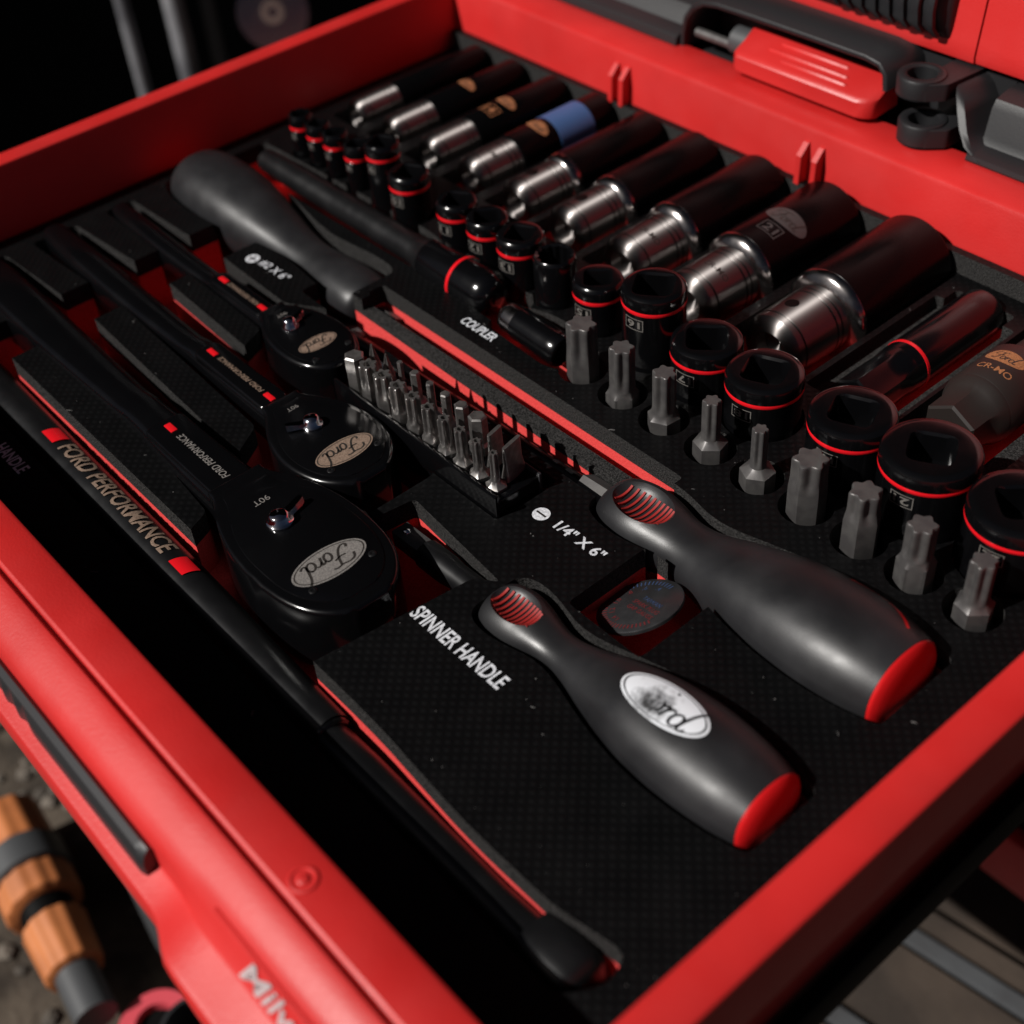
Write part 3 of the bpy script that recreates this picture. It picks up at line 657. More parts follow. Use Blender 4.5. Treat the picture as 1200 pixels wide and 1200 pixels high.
# ------------------------------------------------------------------ gap gauge coin
M['gauge_steel'] = mat('dull_steel', (0.09, 0.09, 0.095), .3, metal=.8, rough_vary=(.3, .28, .45))
t = thing('gap_gauge', 'round chrome spark plug gap gauge between the two big handles', 'gauge', (329.8, 126.2, -44.5))
tl = Matrix.Rotation(R(2), 4, 'X') @ Matrix.Rotation(R(-22), 4, 'Y')
def tilt(me): me.transform(Matrix.Translation((0, 0, 7.0*S)) @ tl); return me
link('disc', tilt(lathe('disc', [(0, 13.0), (.3, 13.5), (1.3, 13.5), (1.6, 13.0), (1.6, .05)], 'gauge_steel', (0, 0, 0), n=56)), t)
def on_disc(x, y, a): 
    f = flat(x, y, 1.68, a)
    return lambda u, v: tuple((tl @ Vector(f(u, v))) + Vector((0, 0, 7.0)))
M['gauge_red'] = mat('red_ink', (.12, .014, .016), .5); M['gauge_blue'] = mat('blue_ink', (.03, .05, .11), .5)
for k in range(40):
    a = R(75+k*6.6); r_ = 10.9
    place('scale_tick', ([(-.9, -.2), (.9, -.2), (.9, .2), (-.9, .2)], [(0, 1, 2, 3)]), on_disc(r_*math.cos(a), r_*math.sin(a), a), 'gauge_blue' if k < 13 else 'gauge_red', t)
for i, s_ in enumerate(('.4', '.6', '.8', '1.0', '1.2', '1.4')):
    a = R(92+i*33); place('scale_number', text_geo(s_, 1.7, None), on_disc(8.4*math.cos(a), 8.4*math.sin(a), a-math.pi/2), 'gauge_blue' if i < 2 else 'gauge_red', t)
for i, s_ in enumerate(('TAIWAN', 'SPARK PLUG', 'GAP GAUGE')):
    place('lettering', text_geo(s_, 1.6, None), on_disc(3.0, 2.6-2.6*i, R(-8)), 'gauge_blue' if i == 0 else 'gauge_red', t)

# ------------------------------------------------------------------ big star bits standing in a row
def star_ring(z, r, amp, hexmix, af, n=72, phase=0):
    """section between a six-lobed star of radius r and a hexagon of flats af"""
    out = []
    for i in range(n):
        a = 2*math.pi*i/n
        st = r*(1-amp*.5-amp*.5*math.cos(6*a))
        m6 = (a-math.pi/6) % (math.pi/3) - math.pi/6
        hx = min(af/2/math.cos(((a+math.pi/6) % (math.pi/3))-math.pi/6), af/2*1.15)
        rr = st*(1-hexmix)+hx*hexmix
        out.append((rr*math.cos(a+phase), rr*math.sin(a+phase), z))
    return out
def star_bit(name, r, af, L, hole=False, shank=None, tipz=11.0, phase=0):
    """returns list of (part, mesh); origin at the base"""
    shank = shank or L*.45; parts = []
    big = r > af*.49
    rings = [star_ring(0, 0, 0, 1, af*.94, phase=phase), star_ring(.6, 0, 0, 1, af, phase=phase), star_ring(shank-(.0 if big else .8), 0, 0, 1, af, phase=phase)]
    if not big:
        rings += [star_ring(shank+.3, r, 0, .35, af, phase=phase), star_ring(shank+1.2, r*1.02, 0, 0, af, phase=phase)]
    zs = shank+1.6; amp = .26 if af > 8 else .36
    for k in range(12):
        u = k/11; z = zs + (L-.7-zs)*u
        am = amp*min(1, max(0, (u-.06)*2.6)); am = amp*math.sqrt(max(0, 1-(1-min(1, u*2.0))**2))
        rings.append(star_ring(z, r, am, max(0, 1-u*2.4) if big else 0, af, phase=phase))
    rings += [star_ring(L-.2, r*.97, amp, 0, af, phase=phase), star_ring(L, r*.90, amp*.9, 0, af, phase=phase)]
    if hole: rings += [star_ring(L, r*.42, 0, 0, af, phase=phase), star_ring(L-2.2, r*.40, 0, 0, af, phase=phase)]
    return loft(name, rings, 'bit_dark' if af > 8 else 'bit', 28)
ordn = ['first', 'second', 'third', 'fourth', 'fifth', 'sixth', 'seventh', 'eighth', 'ninth', 'tenth', 'eleventh', 'twelfth', 'thirteenth', 'fourteenth', 'fifteenth', 'sixteenth', 'seventeenth']
for i, (x, r) in enumerate(zip(BITX, BITR)):
    lab = {0: 'thick grey star bit standing nearest the coupler, first of its row', 4: 'thinnest grey star bit, fifth in the standing row', 5: 'thickest grey star bit, hexagonal to its fluted tip, sixth in the row', 8: 'last grey star bit of the row, nearest the right red rim'}.get(i, ordn[i]+' grey star bit of the standing row, counted from the coupler')
    t = thing('star_bit', lab, 'bit', (x, YB, -40.4), R((8, 20, -6, 14, 3, 11, 25, 5, 17)[i]), 'large star bits standing in a row')
    link('bit_body', star_bit('bit_body', r, 10.0 if i not in (5,) else 10.4, 30, shank=(12, 12, 13, 14, 14, 17, 18, 17, 14)[i]), t)
    place('stamp', text_geo(('T55', 'T50', 'T45', 'T40', 'T30', 'T70', 'T60', 'T50', 'T47')[i], 2.0, None), lambda u, v: (5.26, u, 5+v), 'grey_print', t)

# ------------------------------------------------------------------ holder with two rows of small bits
t = thing('bit_holder', 'black bit holder strip carrying two rows of small steel bits', 'bit holder', (193, 126, -50))
link('holder_body', box('holder_body', (-.5, -8.6, 0), (83, 9.0, 25.6), 'lacquer', .8), t)
link('front_lip', box('front_lip', (-2.2, -9.4, 17.5), (83.6, -8.0, 28.6), 'lacquer', .4), t)
link('back_lip', box('back_lip', (-2.2, 8.6, 17.5), (83.6, 9.8, 26.8), 'black_grip', .4), t)
def hex_bit(name, af, L, key, shank=7):
    rings = [star_ring(0, 0, 0, 1, af), star_ring(shank, 0, 0, 1, af)]
    if key < af: rings += [star_ring(shank+1.4, 0, 0, 1, key*1.25), star_ring(shank+2.4, 0, 0, 1, key)]
    rings += [star_ring(L-.5, 0, 0, 1, key), star_ring(L, 0, 0, 1, key*.8)]
    return loft(name, rings, 'bit', 25)
def blade_bit(name, wd, th, L):
    rings = []
    for z, a, b, hxm in ((0, 6.35, 6.35, 1), (6, 6.35, 6.35, 1)): rings.append(star_ring(z, 0, 0, 1, 6.35, 24))
    for z, a, b in ((8, 2.6, 2.6), (10, wd*.62, 2.1), (13, wd*.58, 1.6), (17, wd*.5, th*.6), (21, wd*.5, th*.5), (L, wd*.5, th*.42)):
        out = []
        for i in range(24):
            an = 2*math.pi*i/24; c, s = math.cos(an), math.sin(an); pw = 2 if z < 10 else 5
            out.append((b*math.copysign(abs(c)**(2/pw), c), a*math.copysign(abs(s)**(2/pw), s), z))
        rings.append(out)
    return loft(name, rings, 'bit', 28)
def cross_bit(name, L):
    rings = [star_ring(0, 0, 0, 1, 6.35, 48), star_ring(7, 0, 0, 1, 6.35, 48), star_ring(8.5, 2.6, 0, 0, 6.35, 48)]
    for z, r, am in ((12, 2.6, 0), (16, 2.4, .4), (19, 1.8, .6), (22, 1.0, .6), (L, .35, .3)):
        rings.append([((r*(1-am*.5+am*.5*math.cos(4*2*math.pi*i/48)))*math.cos(2*math.pi*i/48), (r*(1-am*.5+am*.5*math.cos(4*2*math.pi*i/48)))*math.sin(2*math.pi*i/48), z) for i in range(48)])
    return loft(name, rings, 'bit', 28)
FR = [None, 3.5, 3.4, 3.1, 2.85, 2.5, 2.3, 2.1, 1.8, 1.6]
for k in range(10):
    x = 197.8+8.05*k
    lab = 'thick hexagon bit at the far left of the front row in the holder' if k == 0 else ('thinnest small star bit, last of the front row in the holder' if k == 9 else ordn[k]+' bit of the front row in the holder, a small holed star bit')
    t = thing('small_bit', lab, 'bit', (x, 122.3, -36), R(random.uniform(-20, 20)), 'small bits in the holder')
    link('bit_body', hex_bit('bit_body', 6.35, 25.5, 6.3) if k == 0 else star_bit('bit_body', FR[k], 6.35, 25.8, True, shank=(0, 14.5, 14.2, 14, 13.8, 13.6, 13.6, 13.5, 13.5, 13.5)[k]), t)
BK = ['c', 'c', 2.0, 3.0, 2.5, 3.2, 4.2, 5.4, 'b', 'b']
for k in range(10):
    x = 196.8+8.05*k; q = BK[k]
    lab = {0: 'pointed cross bit at the far end of the back row in the holder', 1: 'pointed cross bit, second of the back row in the holder', 8: 'flat blade bit, ninth of the back row in the holder', 9: 'wide flat blade bit at the near end of the holder'}.get(k, ordn[k]+' bit of the back row in the holder, a plain hexagon key')
    t = thing('small_bit', lab, 'bit', (x, 130.3, -36), R(random.uniform(-15, 15)) if q != 'b' else R(random.uniform(8, 16)), 'small bits in the holder')
    me = cross_bit('bit_body', 25) if q == 'c' else (blade_bit('bit_body', (6.4, 8.2)[k-8], 1.6, 24.5) if q == 'b' else hex_bit('bit_body', 6.35, 26, q, 13.5))
    link('bit_body', me, t)

# ------------------------------------------------------------------ short sockets standing drive end up
def socket_top(name, r, h, sq, mats, n=56):
    """outer wall, rounded rim and a square drive opening"""
    rings = []
    prof = [(0, r*.94), (.5, r*.985), (h-6.6, r*.985), (h-6.4, r*.955), (h-5.0, r*.955), (h-4.8, r), (h-2.0, r), (h-.8, r*.965), (h-.15, r*.89), (h, r*.80)]
    for z, q in prof: rings.append([(q*math.cos(2*math.pi*i/n), q*math.sin(2*math.pi*i/n), z) for i in range(n)])
    def sqr(z, a, pw=9):
        out = []
        for i in range(n):
            an = 2*math.pi*i/n; c, s = math.cos(an), math.sin(an); k = a/((abs(c)**pw+abs(s)**pw)**(1/pw)); out.append((k*c, k*s, z))
        return out
    rings += [sqr(h-.05, sq*1.10, 5), sqr(h-.9, sq), sqr(h-10, sq)]
    return loft(name, rings, mats, 32)
for i, (x, zt, r, h, num) in enumerate(SHORT):
    if i == 0: lab = 'smallest short socket of the row, in the far corner by the dark left wall'
    elif num is None: lab = 'plain short socket without a red ring, behind the coupler'
    elif i == 11: lab = 'tall black socket with red ring, between its two lower neighbours behind the bits'
    elif i == 4: lab = 'taller of the five tiny red ringed sockets in the far corner'
    elif num == '15': lab = 'short socket marked 15, between the plain socket and the tall one'
    elif num == '21': lab = 'wide short socket with a boxed number 21, next to last at the right'
    elif i == 16: lab = 'last and widest short socket, cut by the right edge of the picture'
    else: lab = ordn[i]+' socket from the dark left wall in the row of standing short sockets'
    t = thing('short_socket', lab, 'socket', (x, YS, zt-h), 0, 'short sockets standing in a row')
    sq = 3.2 if r < 6 else (4.8 if r < 10 else 6.4)
    sq = min(sq, r*.56)
    rot = R(random.uniform(20, 60))
    if num is None:
        n = 72; rings = []
        for z, q in [(0, r*.93), (.6, r*.98), (h-1.6, r*.98), (h-.4, r*.93), (h, r*.88)]: rings.append([(q*math.cos(2*math.pi*j/n), q*math.sin(2*math.pi*j/n), z) for j in range(n)])
        for z, q in ((h-.6, r*.74), (h-14, r*.72)): rings.append([(q*(1+.06*math.cos(12*2*math.pi*j/n))*math.cos(2*math.pi*j/n), q*(1+.06*math.cos(12*2*math.pi*j/n))*math.sin(2*math.pi*j/n), z) for j in range(n)])
        link('socket_body', loft('socket_body', rings, 'lacquer', 32), t); continue
    b = link('socket_body', socket_top('socket_body', r, h, sq, 'lacquer'), t); b.rotation_euler = (0, 0, rot)
    link('red_ring', lathe('red_ring', [(h-6.45, r*.95), (h-6.4, r*.99), (h-6.0, r*1.0), (h-5.4, r*1.0), (h-5.0, r*.99), (h-4.95, r*.95)], 'red_band', n=56, cap=False), t)
    hh = 3.4*min(1, r/9)+.4; ww = hh*1.9 if len(num) == 2 else hh*1.2
    a0 = R(-68) if i < 12 else R(-74)
    rr = r*.985+.07
    wrap = (lambda rr, a0, zc: lambda u, v: (rr*math.cos(a0-u/rr), rr*math.sin(a0-u/rr), zc-v))(rr, R(-84), h-6.8-hh*.9)
    place('size_number', refine(text_geo(num, hh*.74, ww*.72, .02), 1.2), wrap, 'socket_print', t)
    place('number_frame', frame_geo(ww*1.05, hh*1.2, .3*hh/3.8), wrap, 'socket_print', t)

# ------------------------------------------------------------------ deep sockets lying in their pockets
def wrap_y(x0, r, a0, yc):      # text round a cylinder lying along +y: u runs round the girth, v along the axis
    return lambda u, v: (r*math.sin(a0+u/r), yc+v, r*math.cos(a0+u/r))
for i, (x, rb, rc, y0, cl, y1) in enumerate(DEEP):
    lab = {0: 'slimmest deep socket, nearest the dark left wall, lying with its chrome drive end forward', 3: 'deep socket with a blue band round its black body', 8: 'thickest deep socket with chrome drive end, next to the red ringed plug socket', 7: 'deep socket with chrome end and a faint boxed number on its body, second thickest'}.get(i, ordn[i]+' deep socket with chrome drive end, counted from the dark left wall')
    t = thing('deep_socket', lab, 'socket', (x, y0, -30), 0, 'deep sockets lying in a row')
    L = y1-y0
    # chrome drive collar with two grooves, open square end
    n = 48; rings = []
    prof = [(5, rc*.50), (.2, rc*.52), (0, rc*.80), (.7, rc*.92), (1.8, rc*.985), (4.2, rc), (4.3, rc*.925), (5.0, rc*.925), (5.1, rc), (cl-6.2, rc), (cl-6.1, rc*.925), (cl-5.4, rc*.925), (cl-5.3, rc), (cl-3.6, rc), (cl-3.5, rc*.925), (cl-2.8, rc*.925), (cl-2.7, rc), (cl, rc)]
    col = link('drive_collar', lathe('drive_collar', prof, 'turned_chrome', (0, 0, 0), (0, 1, 0), 56, 30), t)
    fl = link('shoulder', lathe('shoulder', [(cl-.4, rc*.98), (cl+.2, rc*1.06), (cl+1.0, (rc+rb)*.52), (cl+2.6, rb*.99), (cl+4.0, rb)], 'lacquer' if i < 4 else 'chrome', (0, 0, 0), (0, 1, 0), 56, 50), t) if i >= 4 else None
    st = cl+(3.8 if i >= 4 else -.2)
    link('socket_body', lathe('socket_body', [(st, rb*.97), (st+.5, rb), (L-1.6, rb), (L-.4, rb*.97), (L, rb*.92), (L, rb*.72), (L-14, rb*.70)], 'body', (0, 0, 0), (0, 1, 0), 56, 32), t)
    if i in (4, 5, 8): link('pin_hole', lathe('pin_hole', [(-.3, 2.6), (.22, 2.55), (.24, .02)], 'hole', (rc*math.sin(R(-8))*.99, cl*.42+1, rc*math.cos(R(-8))*.985), (math.sin(R(-8)), 0, math.cos(R(-8))), 24), col)
    if i in (3, 6, 7): place('lettering', refine(text_geo('CR-MO', 2.6, rc*1.0, .01), 1.5), wrap_y(0, rc+.05, R(18), cl*.42+1.2), 'dark_print', col)
    if i == 3: link('blue_band', lathe('blue_band', [(44, rb*.99), (44.1, rb+.12), (64, rb+.12), (64.1, rb*.99)], 'blue_band', (0, 0, 0), (0, 1, 0), 56), t)
    if i in (1, 2, 3, 7):
        yy = {1: 44, 2: 44, 3: 38, 7: 50}[i]; ang = R(8 if i != 7 else 14)
        pr_ = 'orange_print' if i < 4 else 'dim_print'
        e = place('emblem', oval_geo(rb*.62, rb*.30, 40, 6), wrap_y(0, rb+.06, ang, yy), pr_, t)
        place('script', script_geo(rb*.62), wrap_y(0, rb+.12, ang, yy), 'dark_print', e)
        if i in (2, 7):
            nb = place('size_number', refine(text_geo('21' if i == 7 else '14', 4.0, 6.0, .02), 1.5), wrap_y(0, rb+.06, ang, yy-9.5), 'orange_print' if i < 4 else 'dim_print', t)
            place('number_frame', frame_geo(9, 6.4, .4), wrap_y(0, rb+.06, ang, yy-9.5), 'orange_print' if i < 4 else 'dim_print', nb)

# plug socket with hexagon end and thin red ring
t = thing('plug_socket', 'black plug socket with thin red ring and hexagon end', 'socket', (315.5, 241, -43))
hx = []
for y, af, m_ in ((0, 14.2, 1), (.8, 15.4, 1), (14, 15.4, 1), (18, 16.0, .55), (20.5, 17.6, 0), (24, 18.2, 0)):
    hx.append([(p[0], y, 9.6+p[1]) for p in star_ring(0, af/2, 0, m_, af, 72)])
link('hexagon_end', loft('hexagon_end', hx, 'lacquer', 30), t)
bd_ = link('socket_body', lathe('socket_body', [(23.5, 9.0), (24, 9.15), (66, 9.4), (70.5, 9.4), (72, 8.8), (72, 6.8), (60, 6.6)], 'lacquer', (0, 0, 9.6), (0, 1, 0), 48), t)
link('red_ring', lathe('red_ring', [(27.6, 9.1), (27.7, 9.32), (28.9, 9.32), (29, 9.1)], 'red_band', (0, 0, 9.6), (0, 1, 0), 48, cap=False), bd_)
# brown impact adapter at the right
t = thing('impact_adapter', 'matt brown black adapter with orange oval badge and stepped hexagon end', 'adapter', (348, 247, -44))
hx = []
for y, r_, am in ((0, 9.0, 1), (.8, 9.8, 1), (8, 9.9, .9), (12, 11.4, .3), (14.5, 12.6, 0), (16, 12.8, 0)):
    hx.append([(p[0], y, 13+p[1]) for p in star_ring(0, r_, 0, am, r_*1.8, 60)])
link('hexagon_end', loft('hexagon_end', hx, 'impact', 30), t)
ib = link('collar', lathe('collar', [(15.6, 12.6), (16.2, 13.0), (38, 13.0), (39.5, 12.2), (40, 10.8)], 'impact', (0, 0, 13), (0, 1, 0), 48), t)
link('rod', lathe('rod', [(39, 9.6), (62, 9.2), (63, 8.6)], 'impact', (0, 0, 13), (0, 1, 0), 40), t)
wf = lambda r, a, y: (lambda f: lambda u, v: (f(u, v)[0], f(u, v)[1], f(u, v)[2]+13))(wrap_y(0, r, a, y))
e = place('emblem', oval_geo(7.6, 3.6, 40, 6), wf(13.06, R(-6), 30), 'orange_print', t)
place('script', script_geo(7.0), wf(13.14, R(-6), 30), 'dark_print', e)
place('lettering', refine(text_geo('CR-MO', 3.0, 13, .01), 1.5), wf(13.06, R(-2), 22.6), 'orange_print', ib)

# ------------------------------------------------------------------ tool chest behind the drawer and the case stacked on it
t = thing('tool_chest', 'black tool chest the red drawer is pulled out of', 'tool chest', (215, 480, GZ+16))
ch = lambda a, b: tuple((a[k]-(215, 480, GZ+16)[k], b[k]-(215, 480, GZ+16)[k]) for k in range(3))
def cbox(name, a, b, m, bev=0):
    q = ch(a, b); return link(name, box(name, tuple(c[0] for c in q), tuple(c[1] for c in q), m, bev), t)
cbox('body', (-14, 354, -374), (444, 640, -4), 'black_plastic', 4)
for fx in (20, 380):
    cbox('foot', (fx, 560, GZ+16), (fx+40, 620, -374.5), 'black_plastic', 2)
cbox('lower_drawer_front', (357, 341, -377), (440, 353.5, -338), 'red', 4)
cbox('slide_rail', (437.5, 40, -60), (442, 353.5, -46), 'hole', 1)
cbox('slide_rail', (-12, 40, -60), (-7.5, 353.5, -46), 'hole', 1)

t = thing('tool_case', 'red and black tool case with latch, stacked behind the drawer', 'tool case', (0, 0, 0))
case = t
extrude_x('base_frame', [(346, -2.5), (345, .8), (345.6, 3.6), (347.5, 4.8), (353, 6.0), (356, 9.5), (358, 13.0), (364, 15.5), (367, 20), (372, 21), (430, 21), (430, -2.5)], -14, 131.5, 'black_plastic', t, 28)
extrude_x('base_frame', [(346, -2.5), (344.6, .8), (345.0, 2.6), (347, 3.2), (353.5, 3.4), (355, 6.0), (357, 16), (359, 19), (366, 20.4), (430, 21), (430, -2.5)], 279, 446, 'black_plastic', t, 28)
link('recess_back', box('recess_back', (131.8, 371, -2.5), (278.8, 430, 20.8), 'black_plastic'), t)
link('recess_panel', box('recess_panel', (196, 366.5, 6), (236, 370.8, 17.5), 'greyplastic', 1.0), t)
link('hinge_knuckle', lathe('hinge_knuckle', [(0, 5.0), (.8, 6.0), (11, 6.0), (12, 5.0)], 'greyplastic', (156, 356, 7.0), (1, 0, 0), 28), t)
link('hinge_pin', lathe('hinge_pin', [(0, 2.0), (20, 2.0)], 'bit_dark', (137, 353, 5.5), (1, 0, 0), 20), t)
path = [(132.6, -1), (133.0, 6), (134.6, 12.5), (138.5, 18), (144.5, 21.4), (152, 22.6), (170, 23), (200, 23.2), (228, 23.2), (234.5, 22.2), (237.5, 19), (238.5, 13)]
def strip(name, path, th, y0, y1, m, parent, smooth=50):
    rings = []
    for i, (x, z) in enumerate(path):
        a = Vector(path[max(i-1, 0)]); b = Vector(path[min(i+1, len(path)-1)]); d = (b-a).normalized(); nn = Vector((-d.y, d.x))*th/2
        o = [(x+nn.x, z+nn.y), (x-nn.x, z-nn.y)]
        c = .5
        rings.append([(o[0][0], y0+c, o[0][1]), ((o[0][0]*.8+o[1][0]*.2), y0, (o[0][1]*.8+o[1][1]*.2)), ((o[0][0]*.2+o[1][0]*.8), y0, (o[0][1]*.2+o[1][1]*.8)), (o[1][0], y0+c, o[1][1]), (o[1][0], y1, o[1][1]), (o[0][0], y1, o[0][1])])
    return link(name, loft(name, rings, m, smooth), parent)
strip('latch_arch', path, 2.4, 347.5, 371.5, 'black_plastic', t)
# gusset: a curved web beside the lugs
gs = []
for x, y, z in ((263.5, 356, 21), (266, 353, 18.5), (269, 350.5, 14), (272.5, 348, 9), (277, 346, 4.2), (284, 344.4, 1.4)):
    gs.append([(x, y, z), (x+3.2, y+.4, z-.6), (x+4.2, 372, z-.6), (x+1.0, 372, z)])
link('gusset', loft('gusset', gs, 'black_plastic', 50), t)
for cx, cy, z0, z1 in ((251.5, 351.5, 15.5, 23.5), (257.5, 347.0, .5, 9.2)):
    lg = link('lug', lathe('lug', [(z0+.8, 9.0), (z1-1.2, 9.2), (z1-.3, 8.7), (z1, 7.9), (z1, 6.3), (z1-.5, 5.6), (z0+1, 5.2), (z0+.4, 9.0)], 'black_plastic', (cx, cy, 0), n=44, smooth=40, cap=False), t)
    link('lug_arm', prism('lug_arm', rounded([(cx+5.9, cy-7.0), (cx+12, cy-1.0), (cx+14, 371), (cx+1.5, 371), (cx+1.5, cy+8.6), (cx+5.2, cy+6.0)], 1.2), z0+.6, z1-.9, 'black_plastic', bev=.6), lg)
    link('lug_floor', lathe('lug_floor', [(z0+.2, 8.4), (z0+.9, 8.4), (z0+1.0, .05)], 'hole', (cx, cy, 0), n=30), lg)
# red latch
lp = []
for x, k in ((166.5, .0), (167.3, .5), (170.5, 1), (231, 1), (234.5, .72), (236.6, .35), (237.4, .0)):
    y0 = 340+(1-k)*5.0; zt = 10.2-(1-k)*.6
    lp.append([(x, y0+.6, 2.4), (x, y0, 3.2), (x, y0, zt-1.2), (x, y0+.7, zt-.2), (x, y0+2, zt+.5), (x, 354.5, 15.0), (x, 357.2, 15.0), (x, 358.5, 13.5), (x, 358.5, 3.0)])
lt = link('latch', loft('latch', lp, 'red', 30), t)
for yy, a, b in ((352, 184, 218), (347.8, 181, 221), (344.4, 190, 223)):
    zz = 10.7+(yy-342)*.345
    link('latch_rib', loft('latch_rib', [[(x, yy-w_, zz-.4), (x, yy-w_*.4, zz+h_), (x, yy+w_*.4, zz+h_+.1), (x, yy+w_, zz+.4)] for x, w_, h_ in ((a, .2, .1), (a+1, .75, .75), (b-1, .75, .75), (b, .2, .1))], 'red', 50), lt)
# red shell with seams, black ribbed carrying grip
def shell(name, x0, x1, dy):
    pr_ = [(371+dy, 22.4), (368.6+dy, 23.6), (368+dy, 26), (368.6+dy, 31), (372+dy, 60), (376+dy, 110), (384+dy, 118), (600, 120), (600, 22.4)]
    return extrude_x(name, pr_, x0, x1, 'red', t, 28)
shell('shell_panel', -14, 261.4, 0); shell('shell_panel', 262.0, 284.6, .5); shell('shell_panel', 285.2, 446, .5)
gr = []
for x, k in ((96, .2), (98, .8), (102, 1), (236, 1), (243, .92), (247, .7), (249.6, .35), (250.4, .05)):
    gr.append([(x, 369.2, 29.0), (x, 369.2-3.6*k, 30.4), (x, 369-7.0*k, 35), (x, 369.5-8.6*k, 42), (x, 370-8.2*k, 50), (x, 371.5-6*k, 57), (x, 373, 62)])
gp = link('carry_grip', loft('carry_grip', gr, 'black_grip', 40), t)
for x in (244, 237.5, 231, 224.5, 218, 211.5, 205, 198.5):
    rr = [[(xx, 369-3.9-dy, 31.2+dz) for dy, dz in ((0, 0), (0, 0))] for xx in (x, x+1)]
    s_ = [(365.2, 31.4), (361.6, 35.6), (360.4, 42), (361.2, 50), (365, 57)]
    o_ = [(364.4, 30.8), (360.4, 35.2), (359.1, 42), (359.9, 50.2), (364.4, 57.6)]
    link('grip_rib', loft('grip_rib', [[(x, *p), (x+3.4, *p), (x+3.0, *q), (x+.4, *q)] for p, q in zip(s_, o_)], 'black_grip', 50), gp)

# ------------------------------------------------------------------ things out of focus around the box
for i, (x, y, r, lab) in enumerate(((-530, 389, 5.5, 'slim grey pole at the far left in the dark background'), (-508, 423, 8.5, 'wide grey pole beside the slim pole in the dark background'), (-505, 452, 6.5, 'faint grey pole nearest the round disc in the dark background'))):
    o = link('pole', lathe('pole', [(0, r*1.6), (6, r*1.6), (8, r), (900, r), (902, r*.8)], 'pole' if i < 2 else 'greyplastic', (0, 0, 0), n=24)); o.location = Vector((x, y, GZ+.5))*S
    tag(o, lab, 'pole', 'poles in the background')
t = thing('round_disc', 'dark round disc with a pale rim on a stand behind the drawer', 'disc', (-432, 470, GZ+.5))
dv = Vector((.72, -.42, .35)).normalized()
link('disc_plate', lathe('disc_plate', [(-1.5, 27), (0, 27.5), (1.0, 27), (1.2, 10), (2.0, 9), (2.0, 4), (-1, 3.6)], mat('brown_disc', (.13, .085, .075), .7, spec=.1, vary=(.02, (.075, .05, .045))), (0, 0, 268), dv, 48), t)
link('disc_rim', lathe('disc_rim', [(-2, 27.4), (-2, 28.6), (1.6, 28.6), (1.6, 27.4)], 'chrome', (0, 0, 268), dv, 48), t)
link('stand', lathe('stand', [(0, 40), (4, 40), (6, 8), (262, 7), (266, 4)], 'hole', (-6, 3, 0), n=24), t)

def seg_tool(name, label, cat, org, d, segs, n=24):
    t = thing(name, label, cat, org)
    A_ = axis_m(d)
    for nm, prof, m, nn in segs:
        fl = .018 if nn < 20 else 0
        rings = [[A_ @ Vector((r*(1+fl*math.copysign(min(1, abs(2*math.cos(nn*2*math.pi*i/96))), math.cos(nn*2*math.pi*i/96)))*math.cos(2*math.pi*i/96), r*(1+fl*math.copysign(min(1, abs(2*math.cos(nn*2*math.pi*i/96))), math.cos(nn*2*math.pi*i/96)))*math.sin(2*math.pi*i/96), q)) for i in range(96)] for q, r in prof]
        link(nm, loft(nm, rings, m, 40), t)
    return t

hc = seg_tool('hose_coupling', 'orange and grey ribbed hose coupling on the ground below the front rail', 'hose coupling', (-46, -24, GZ+28), (1, -.13, -.02), [
    ('threaded_collar', [(-30, 20), (-28, 24), (8, 25), (10, 22)], 'orange', 12), ('grey_ring', [(9, 26), (11, 28), (32, 28), (34, 25)], 'greyplastic', 40),
    ('locking_ring', [(33, 23), (35, 25.5), (56, 25.5), (58, 23)], 'orange', 14), ('throat', [(57, 18), (72, 17)], 'hole', 32),
    ('tail_ring', [(71, 19), (73, 21), (112, 19), (114, 16)], 'orange', 12), ('hose', [(113, 14), (150, 14)], 'greyplastic', 28)])
hc.scale = (.86, .86, .86)
t = thing('red_ring_reel', 'small faded red reel lying on the ground beside the orange coupling', 'reel', (104, -18, GZ+3))
link('flange', lathe('flange', [(0, 20), (2, 22), (14, 22), (17, 20), (17, 12), (4, 11)], 'pink', n=40), t)
link('core', lathe('core', [(2, 11.5), (12, 11), (12, .05)], 'hole', n=32), t)
t = thing('black_cup', 'open black cup at the bottom edge below the badge panel', 'cup', (136, -6, GZ+3))
link('cup_wall', lathe('cup_wall', [(0, 16), (40, 20), (42, 19.6), (42, 17.6), (40, 17), (4, 14)], 'black_grip', n=40), t)
t = thing('grey_storage_case', 'dark grey case standing on the ground under the drawer', 'case', (180, 110, GZ+3))
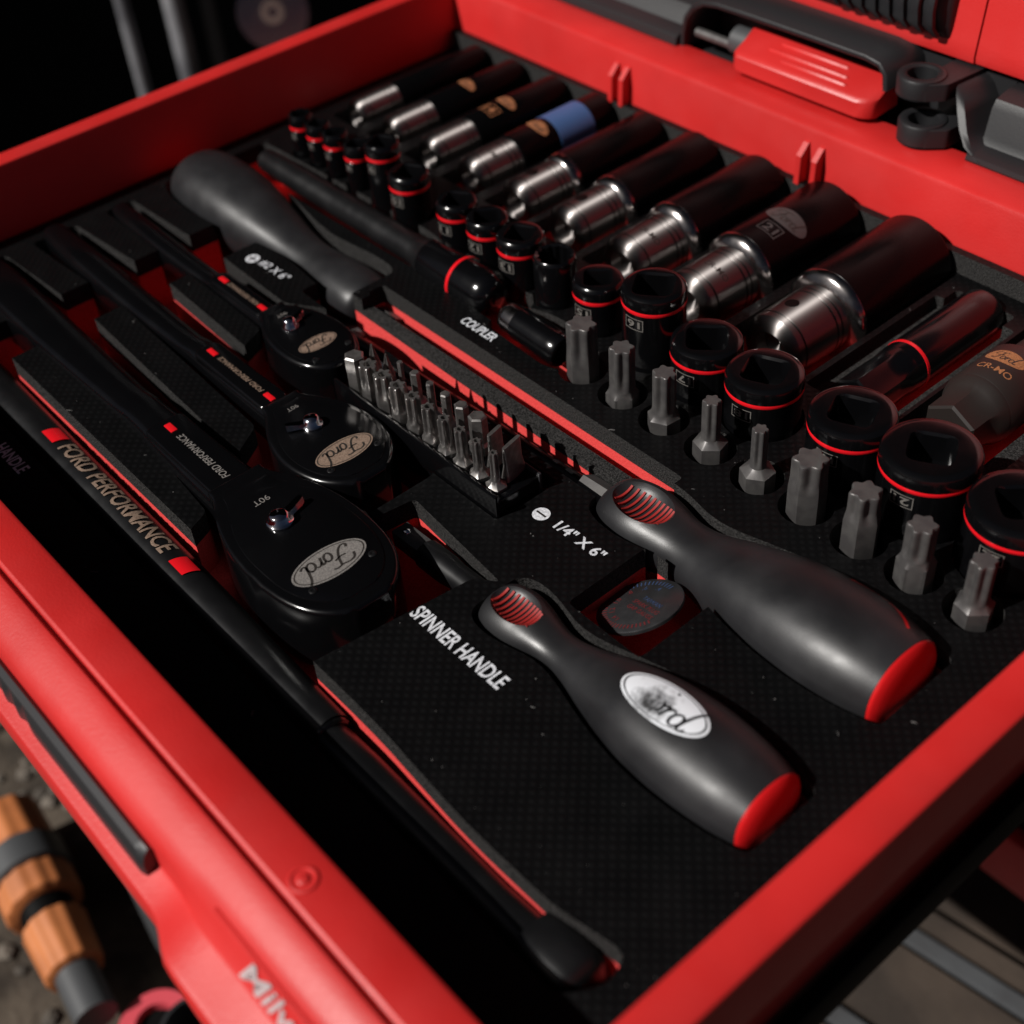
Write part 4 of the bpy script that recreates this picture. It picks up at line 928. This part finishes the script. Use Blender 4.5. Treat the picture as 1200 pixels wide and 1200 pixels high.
link('case_body', box('case_body', (-130, -104, 0), (50, -40, 236), 'greyplastic', 8), t)
link('case_lid', box('case_lid', (-132, -106, 212), (52, -38, 250), 'black_plastic', 6), t)
random.seed(3)
bm = bmesh.new()
for k in range(260):
    x = random.uniform(-320, 90); y = random.uniform(-110, 90)
    if abs(y+24) < 34 and -80 < x < 130: continue
    r_ = random.uniform(1.5, 7); c0 = Vector((x, y, GZ+r_*.2))
    q = bmesh.ops.create_icosphere(bm, subdivisions=1, radius=1)
    for v in q['verts']: v.co = c0+Vector((v.co.x*r_*random.uniform(.7, 1.2), v.co.y*r_*random.uniform(.7, 1.2), max(-.3, v.co.z)*r_*.6))
gv_ = link('gravel', from_bm('gravel', bm, 'gravel_stone', 20), None, 'stuff'); tag(gv_, 'loose gravel on the dirt at the lower left', 'gravel')

# dust and lint lying on the foam film
def inside(p, poly):
    c = False; j = len(poly)-1
    for i in range(len(poly)):
        if (poly[i][1] > p[1]) != (poly[j][1] > p[1]) and p[0] < (poly[j][0]-poly[i][0])*(p[1]-poly[i][1])/(poly[j][1]-poly[i][1])+poly[i][0]: c = not c
        j = i
    return c
random.seed(11); dv_ = []; df_ = []
for k in range(520):
    p = (random.uniform(8, 420), random.uniform(6, 318))
    if any(inside(p, q) for q, z in CUT): continue
    r_ = random.choice((.10, .12, .15, .2, .28)); a = random.uniform(0, 6.3); ln = r_*(1 if random.random() < .85 else random.uniform(3, 7))
    c, s_ = math.cos(a), math.sin(a); b = len(dv_)
    for u, v, w_ in ((-ln, -r_, 0), (ln, -r_*.6, 0), (ln*.8, r_*.7, 0), (-ln*.9, r_, 0), (0, 0, r_*1.2)): dv_.append((p[0]+u*c-v*s_, p[1]+u*s_+v*c, ZT+.02+w_))
    df_ += [(b, b+1, b+4), (b+1, b+2, b+4), (b+2, b+3, b+4), (b+3, b, b+4)]
M['lint'] = mat('lint', (.07, .068, .066), .9)
dust = link('dust', mesh_vf('dust', dv_, df_, 'lint', 0), None, 'stuff'); tag(dust, 'fine dust and lint specks on the black foam film', 'dust')
